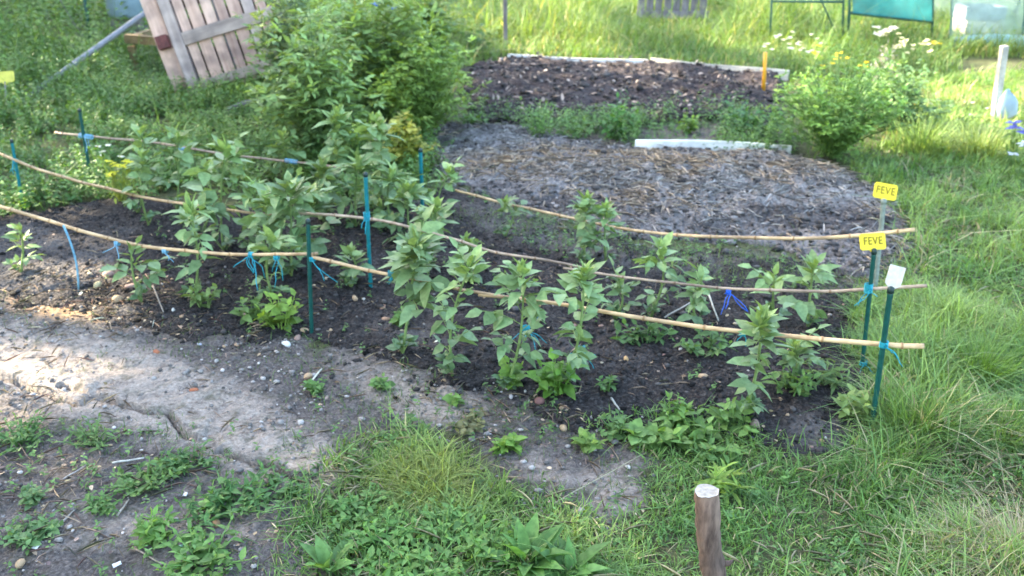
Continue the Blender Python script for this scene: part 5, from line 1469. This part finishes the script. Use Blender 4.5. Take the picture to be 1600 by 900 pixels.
stalks("meadow_weeds", 4200, (-1, 9), (5.2, 16), lambda u, v, x, y: (sdf(x, y, P_STRIP) > .05) * (rng.random(len(x)) < .5) * 1.0 + w_m(u, v, x, y) * (u > 1200) * .9 + w_m(u, v, x, y) * (u < 760) * .7 + .45 * w_m(u, v, x, y) * np.clip((fbm(x + 20, y, 1.2, 3) - .42) * 6, 0, 1),
       lambda u, v, x, y: mead_h(u, v, x, y) * 1.15, lambda u, v, x, y, n: GC([.10, .18, .055]) * rng.uniform(.6, 1.5, (n, 1)), .055)
stalks("bed_edge_weeds", 4000, (-.5, 2.6), (5.4, 7.6), lambda u, v, x, y: 1.0 * (sdf(x, y, P_STRIP) > -.02) * np.clip((fbm(x, y, 3.0, 3) - .36) * 6, .08, 1) * np.where((u > 1000) & (u < 1120) & (v > 200), .15, 1),
       lambda u, v, x, y: .10 + .20 * fbm(x + 5, y, 2.5, 2), lambda u, v, x, y, n: GC([.11, .205, .06]) * rng.uniform(.65, 1.4, (n, 1)), .05, 12)
stalks("ground_cover", 14500, (-1.9, 3.4), (1.2, 6.8), lambda u, v, x, y: np.maximum(g_lawn(u, v, x, y) * np.where(u < 1000, .85, .85), np.maximum(np.maximum(.13 * (sdf(x, y, P_FRONT) > 0), .34 * (sdf(x, y, P_DIRT) > 0) * ((u < 560) & (v > 665) | (u > 480))), .5 * (sdf(x, y, P_GAP) > -.05) + 1.0 * (sdf(x, y, P_STRIP) > 0))) * np.clip((fbm(x + 2, y + 8, 4.5, 3) - .38) * 5, 0, 1),
       lambda u, v, x, y: .035 + .035 * (fbm(x, y, 3, 2)), lambda u, v, x, y, n: GC([.105, .195, .06]) * rng.uniform(.6, 1.4, (n, 1)), .032, 8)

# separate tufts
def tuft(u, v, h, n, spread, c, label, Wd=.003, lean=.5):
    f = gs(u, v); m = MB()
    a = rng.uniform(0, 6.28, n); r = spread * rng.random(n) ** .8
    P = np.stack([f.x + np.cos(a) * r * .5, f.y + np.sin(a) * r * .5, np.full(n, f.z - .005)], 1)
    m.blades(P, h * rng.uniform(.6, 1.15, n), a + rng.normal(0, .5, n), rng.uniform(.15, 1.6, n) * lean * 1.6, np.full(n, Wd) * rng.uniform(.7, 1.3, n), GC(c) * rng.uniform(.65, 1.4, (n, 1)))
    return tag(m.build("grass_tuft", M['grass'], origin=f), label, "grass tuft")
tuft(1530, 590, .16, 620, .20, (.13, .22, .05), "largest bushy grass tuft at the open lawn side of the bean bed", .0035)
tuft(1450, 610, .15, 300, .18, (.13, .22, .06), "fresh green tuft between the stakes and the largest tuft", .0045)
tuft(1410, 720, .12, 260, .15, (.12, .215, .06), "small tuft at the bed corner in front of the stake with the white label", .004)
tuft(1425, 680, .17, 380, .17, (.12, .21, .055), "lush tuft against the stake with the white label", .0045)
tuft(1560, 690, .13, 320, .14, (.14, .22, .06), "yellowish tuft in the lawn below the largest one", .003)
tuft(670, 765, .085, 330, .20, (.22, .27, .085), "yellow-green flattened tuft on the bare front dirt", .0026, 1.0)
tuft(590, 735, .05, 200, .12, (.15, .25, .06), "low bright tuft beside the yellow flattened one", .003, .9)
tuft(1440, 240, .30, 300, .36, (.17, .25, .08), "tall pale grass tuft glowing in sunlight by the leaning post", .007)
tuft(1530, 245, .28, 280, .36, (.22, .28, .10), "tall sunlit grass tuft in front of the hanging bag", .007)
tuft(1590, 880, .12, 360, .16, (.34, .29, .20), "dry straw-coloured tuft at the lawn's lower corner", .0026, 1.1)

# ------------------------------------------------------------------ flowers
def flowers(u, v, h, n, spread, pc, label, name="flower_clump", ps=.02, c=(.12, .2, .06), cat="flowers", petals=6, leafn=60):
    f = gs(u, v); t = empty(name, f, label, cat)
    st, fo, pe = MB(), MB(), MB(); B = GC(tuple(f))
    for i in range(n):
        a = random.uniform(0, 6.28); r = spread * math.sqrt(random.random()); hh = h * random.uniform(.65, 1.1)
        tip = B + GC([math.cos(a) * r, math.sin(a) * r, hh])
        st.tube([B + (tip - B) * GC([.3, .3, 0]), (B + tip) / 2, tip], [.003, .0025, .0015], GC(c), 4, cap=False)
        k = leafn // n
        q = rng.uniform(.1, .9, (k, 1)); fo.leaves(B * (1 - q) + tip * q + rng.normal(0, .01, (k, 3)), rng.normal(0, 1, (k, 3)), GC([[0, 0, 1]]) + rng.normal(0, .3, (k, 3)), rng.uniform(.03, .07, k), rng.uniform(.012, .02, k), .3, GC(c) * rng.uniform(.7, 1.3, (k, 1)))
        aa = np.arange(petals) * 6.283 / petals + random.random()
        D = np.stack([np.cos(aa), np.sin(aa), rng.uniform(.1, .9, petals)], 1)
        if n <= 14: pe = MB()
        pe.leaves(np.tile(tip, (petals, 1)), D, np.tile([0, -.3, 1.], (petals, 1)), ps * rng.uniform(.8, 1.2, petals), ps * .62, .3, GC(pc) * rng.uniform(.85, 1.1, (petals, 1)))
        if n <= 14: pe.build("blossom", M['petal'], t, origin=f)
    st.build("stem", M['stem'], t, origin=f); fo.build("foliage", M['leaf'], t, origin=f)
    if n > 14: pe.build("petals", M['petal'], t, origin=f)
    return t
WF, YF = (.78, .76, .66), (.72, .55, .03)
flowers(1235, 112, .34, 26, .35, WF, "clump of small white daisies behind the orange stick", ps=.028)
flowers(1372, 86, .30, 9, .16, (.8, .77, .70), "big pale cream blooms under the turquoise fabric", ps=.06, petals=8)
flowers(1420, 120, .36, 22, .22, (.62, .58, .40), "creamy feathery flower heads behind the rounded bush", ps=.030)
flowers(1310, 150, .40, 14, .30, YF, "yellow flowers peeping over the rounded bush", ps=.026)
flowers(190, 316, .22, 11, .09, (.62, .60, .05), "sunlit yellow-flowered plant at the hedge end of the bean bed", ps=.026, c=(.22, .27, .05))
flowers(182, 300, .30, 5, .06, WF, "white daisies above the yellow-flowered plant", ps=.022)
flowers(1418, 178, .10, 3, .05, (.75, .40, .02), "orange flowers at the edge of the rounded bush", ps=.022)
flowers(1490, 205, .22, 6, .30, WF, "scattered white daisies in the sunlit grass", ps=.018)
flowers(1462, 92, .20, 3, .06, YF, "few yellow flowers before the plastic tunnel", ps=.035)
flowers(1575, 265, .30, 3, .05, (.14, .15, .50), "violet-blue iris bloom below the hanging bag", name="iris", ps=.05, cat="iris", petals=7)
flowers(1590, 285, .24, 5, .12, (.48, .52, .66), "pale lilac flowers next to the iris", ps=.04)
# grey plume
f = gnd(1375, 175); t = empty("plume_plant", f, "grey mauve feathery plume rising behind the rounded bush", "plant")
st, pe = MB(), MB(); B = GC(tuple(f))
for i in range(7):
    tip = GC(tuple(at_y(1362 + 6 * i, 72 + 9 * abs(i - 4), f.y))) ; st.tube([B, (B + tip) / 2, tip], [.004, .003, .002], GC([.15, .2, .09]), 4, cap=False)
    k = 46; q = rng.uniform(.5, 1.0, (k, 1)) ** .8
    pe.leaves(B * (1 - q) + tip * q + rng.normal(0, .018, (k, 3)), rng.normal(0, 1, (k, 3)) + [0, 0, .9], rng.normal(0, 1, (k, 3)), rng.uniform(.02, .05, k), .007, .2, GC([.33, .31, .35]) * rng.uniform(.7, 1.2, (k, 1)))
st.build("stem", M['stem'], t, origin=f); pe.build("plume", M['petal'], t, origin=f)
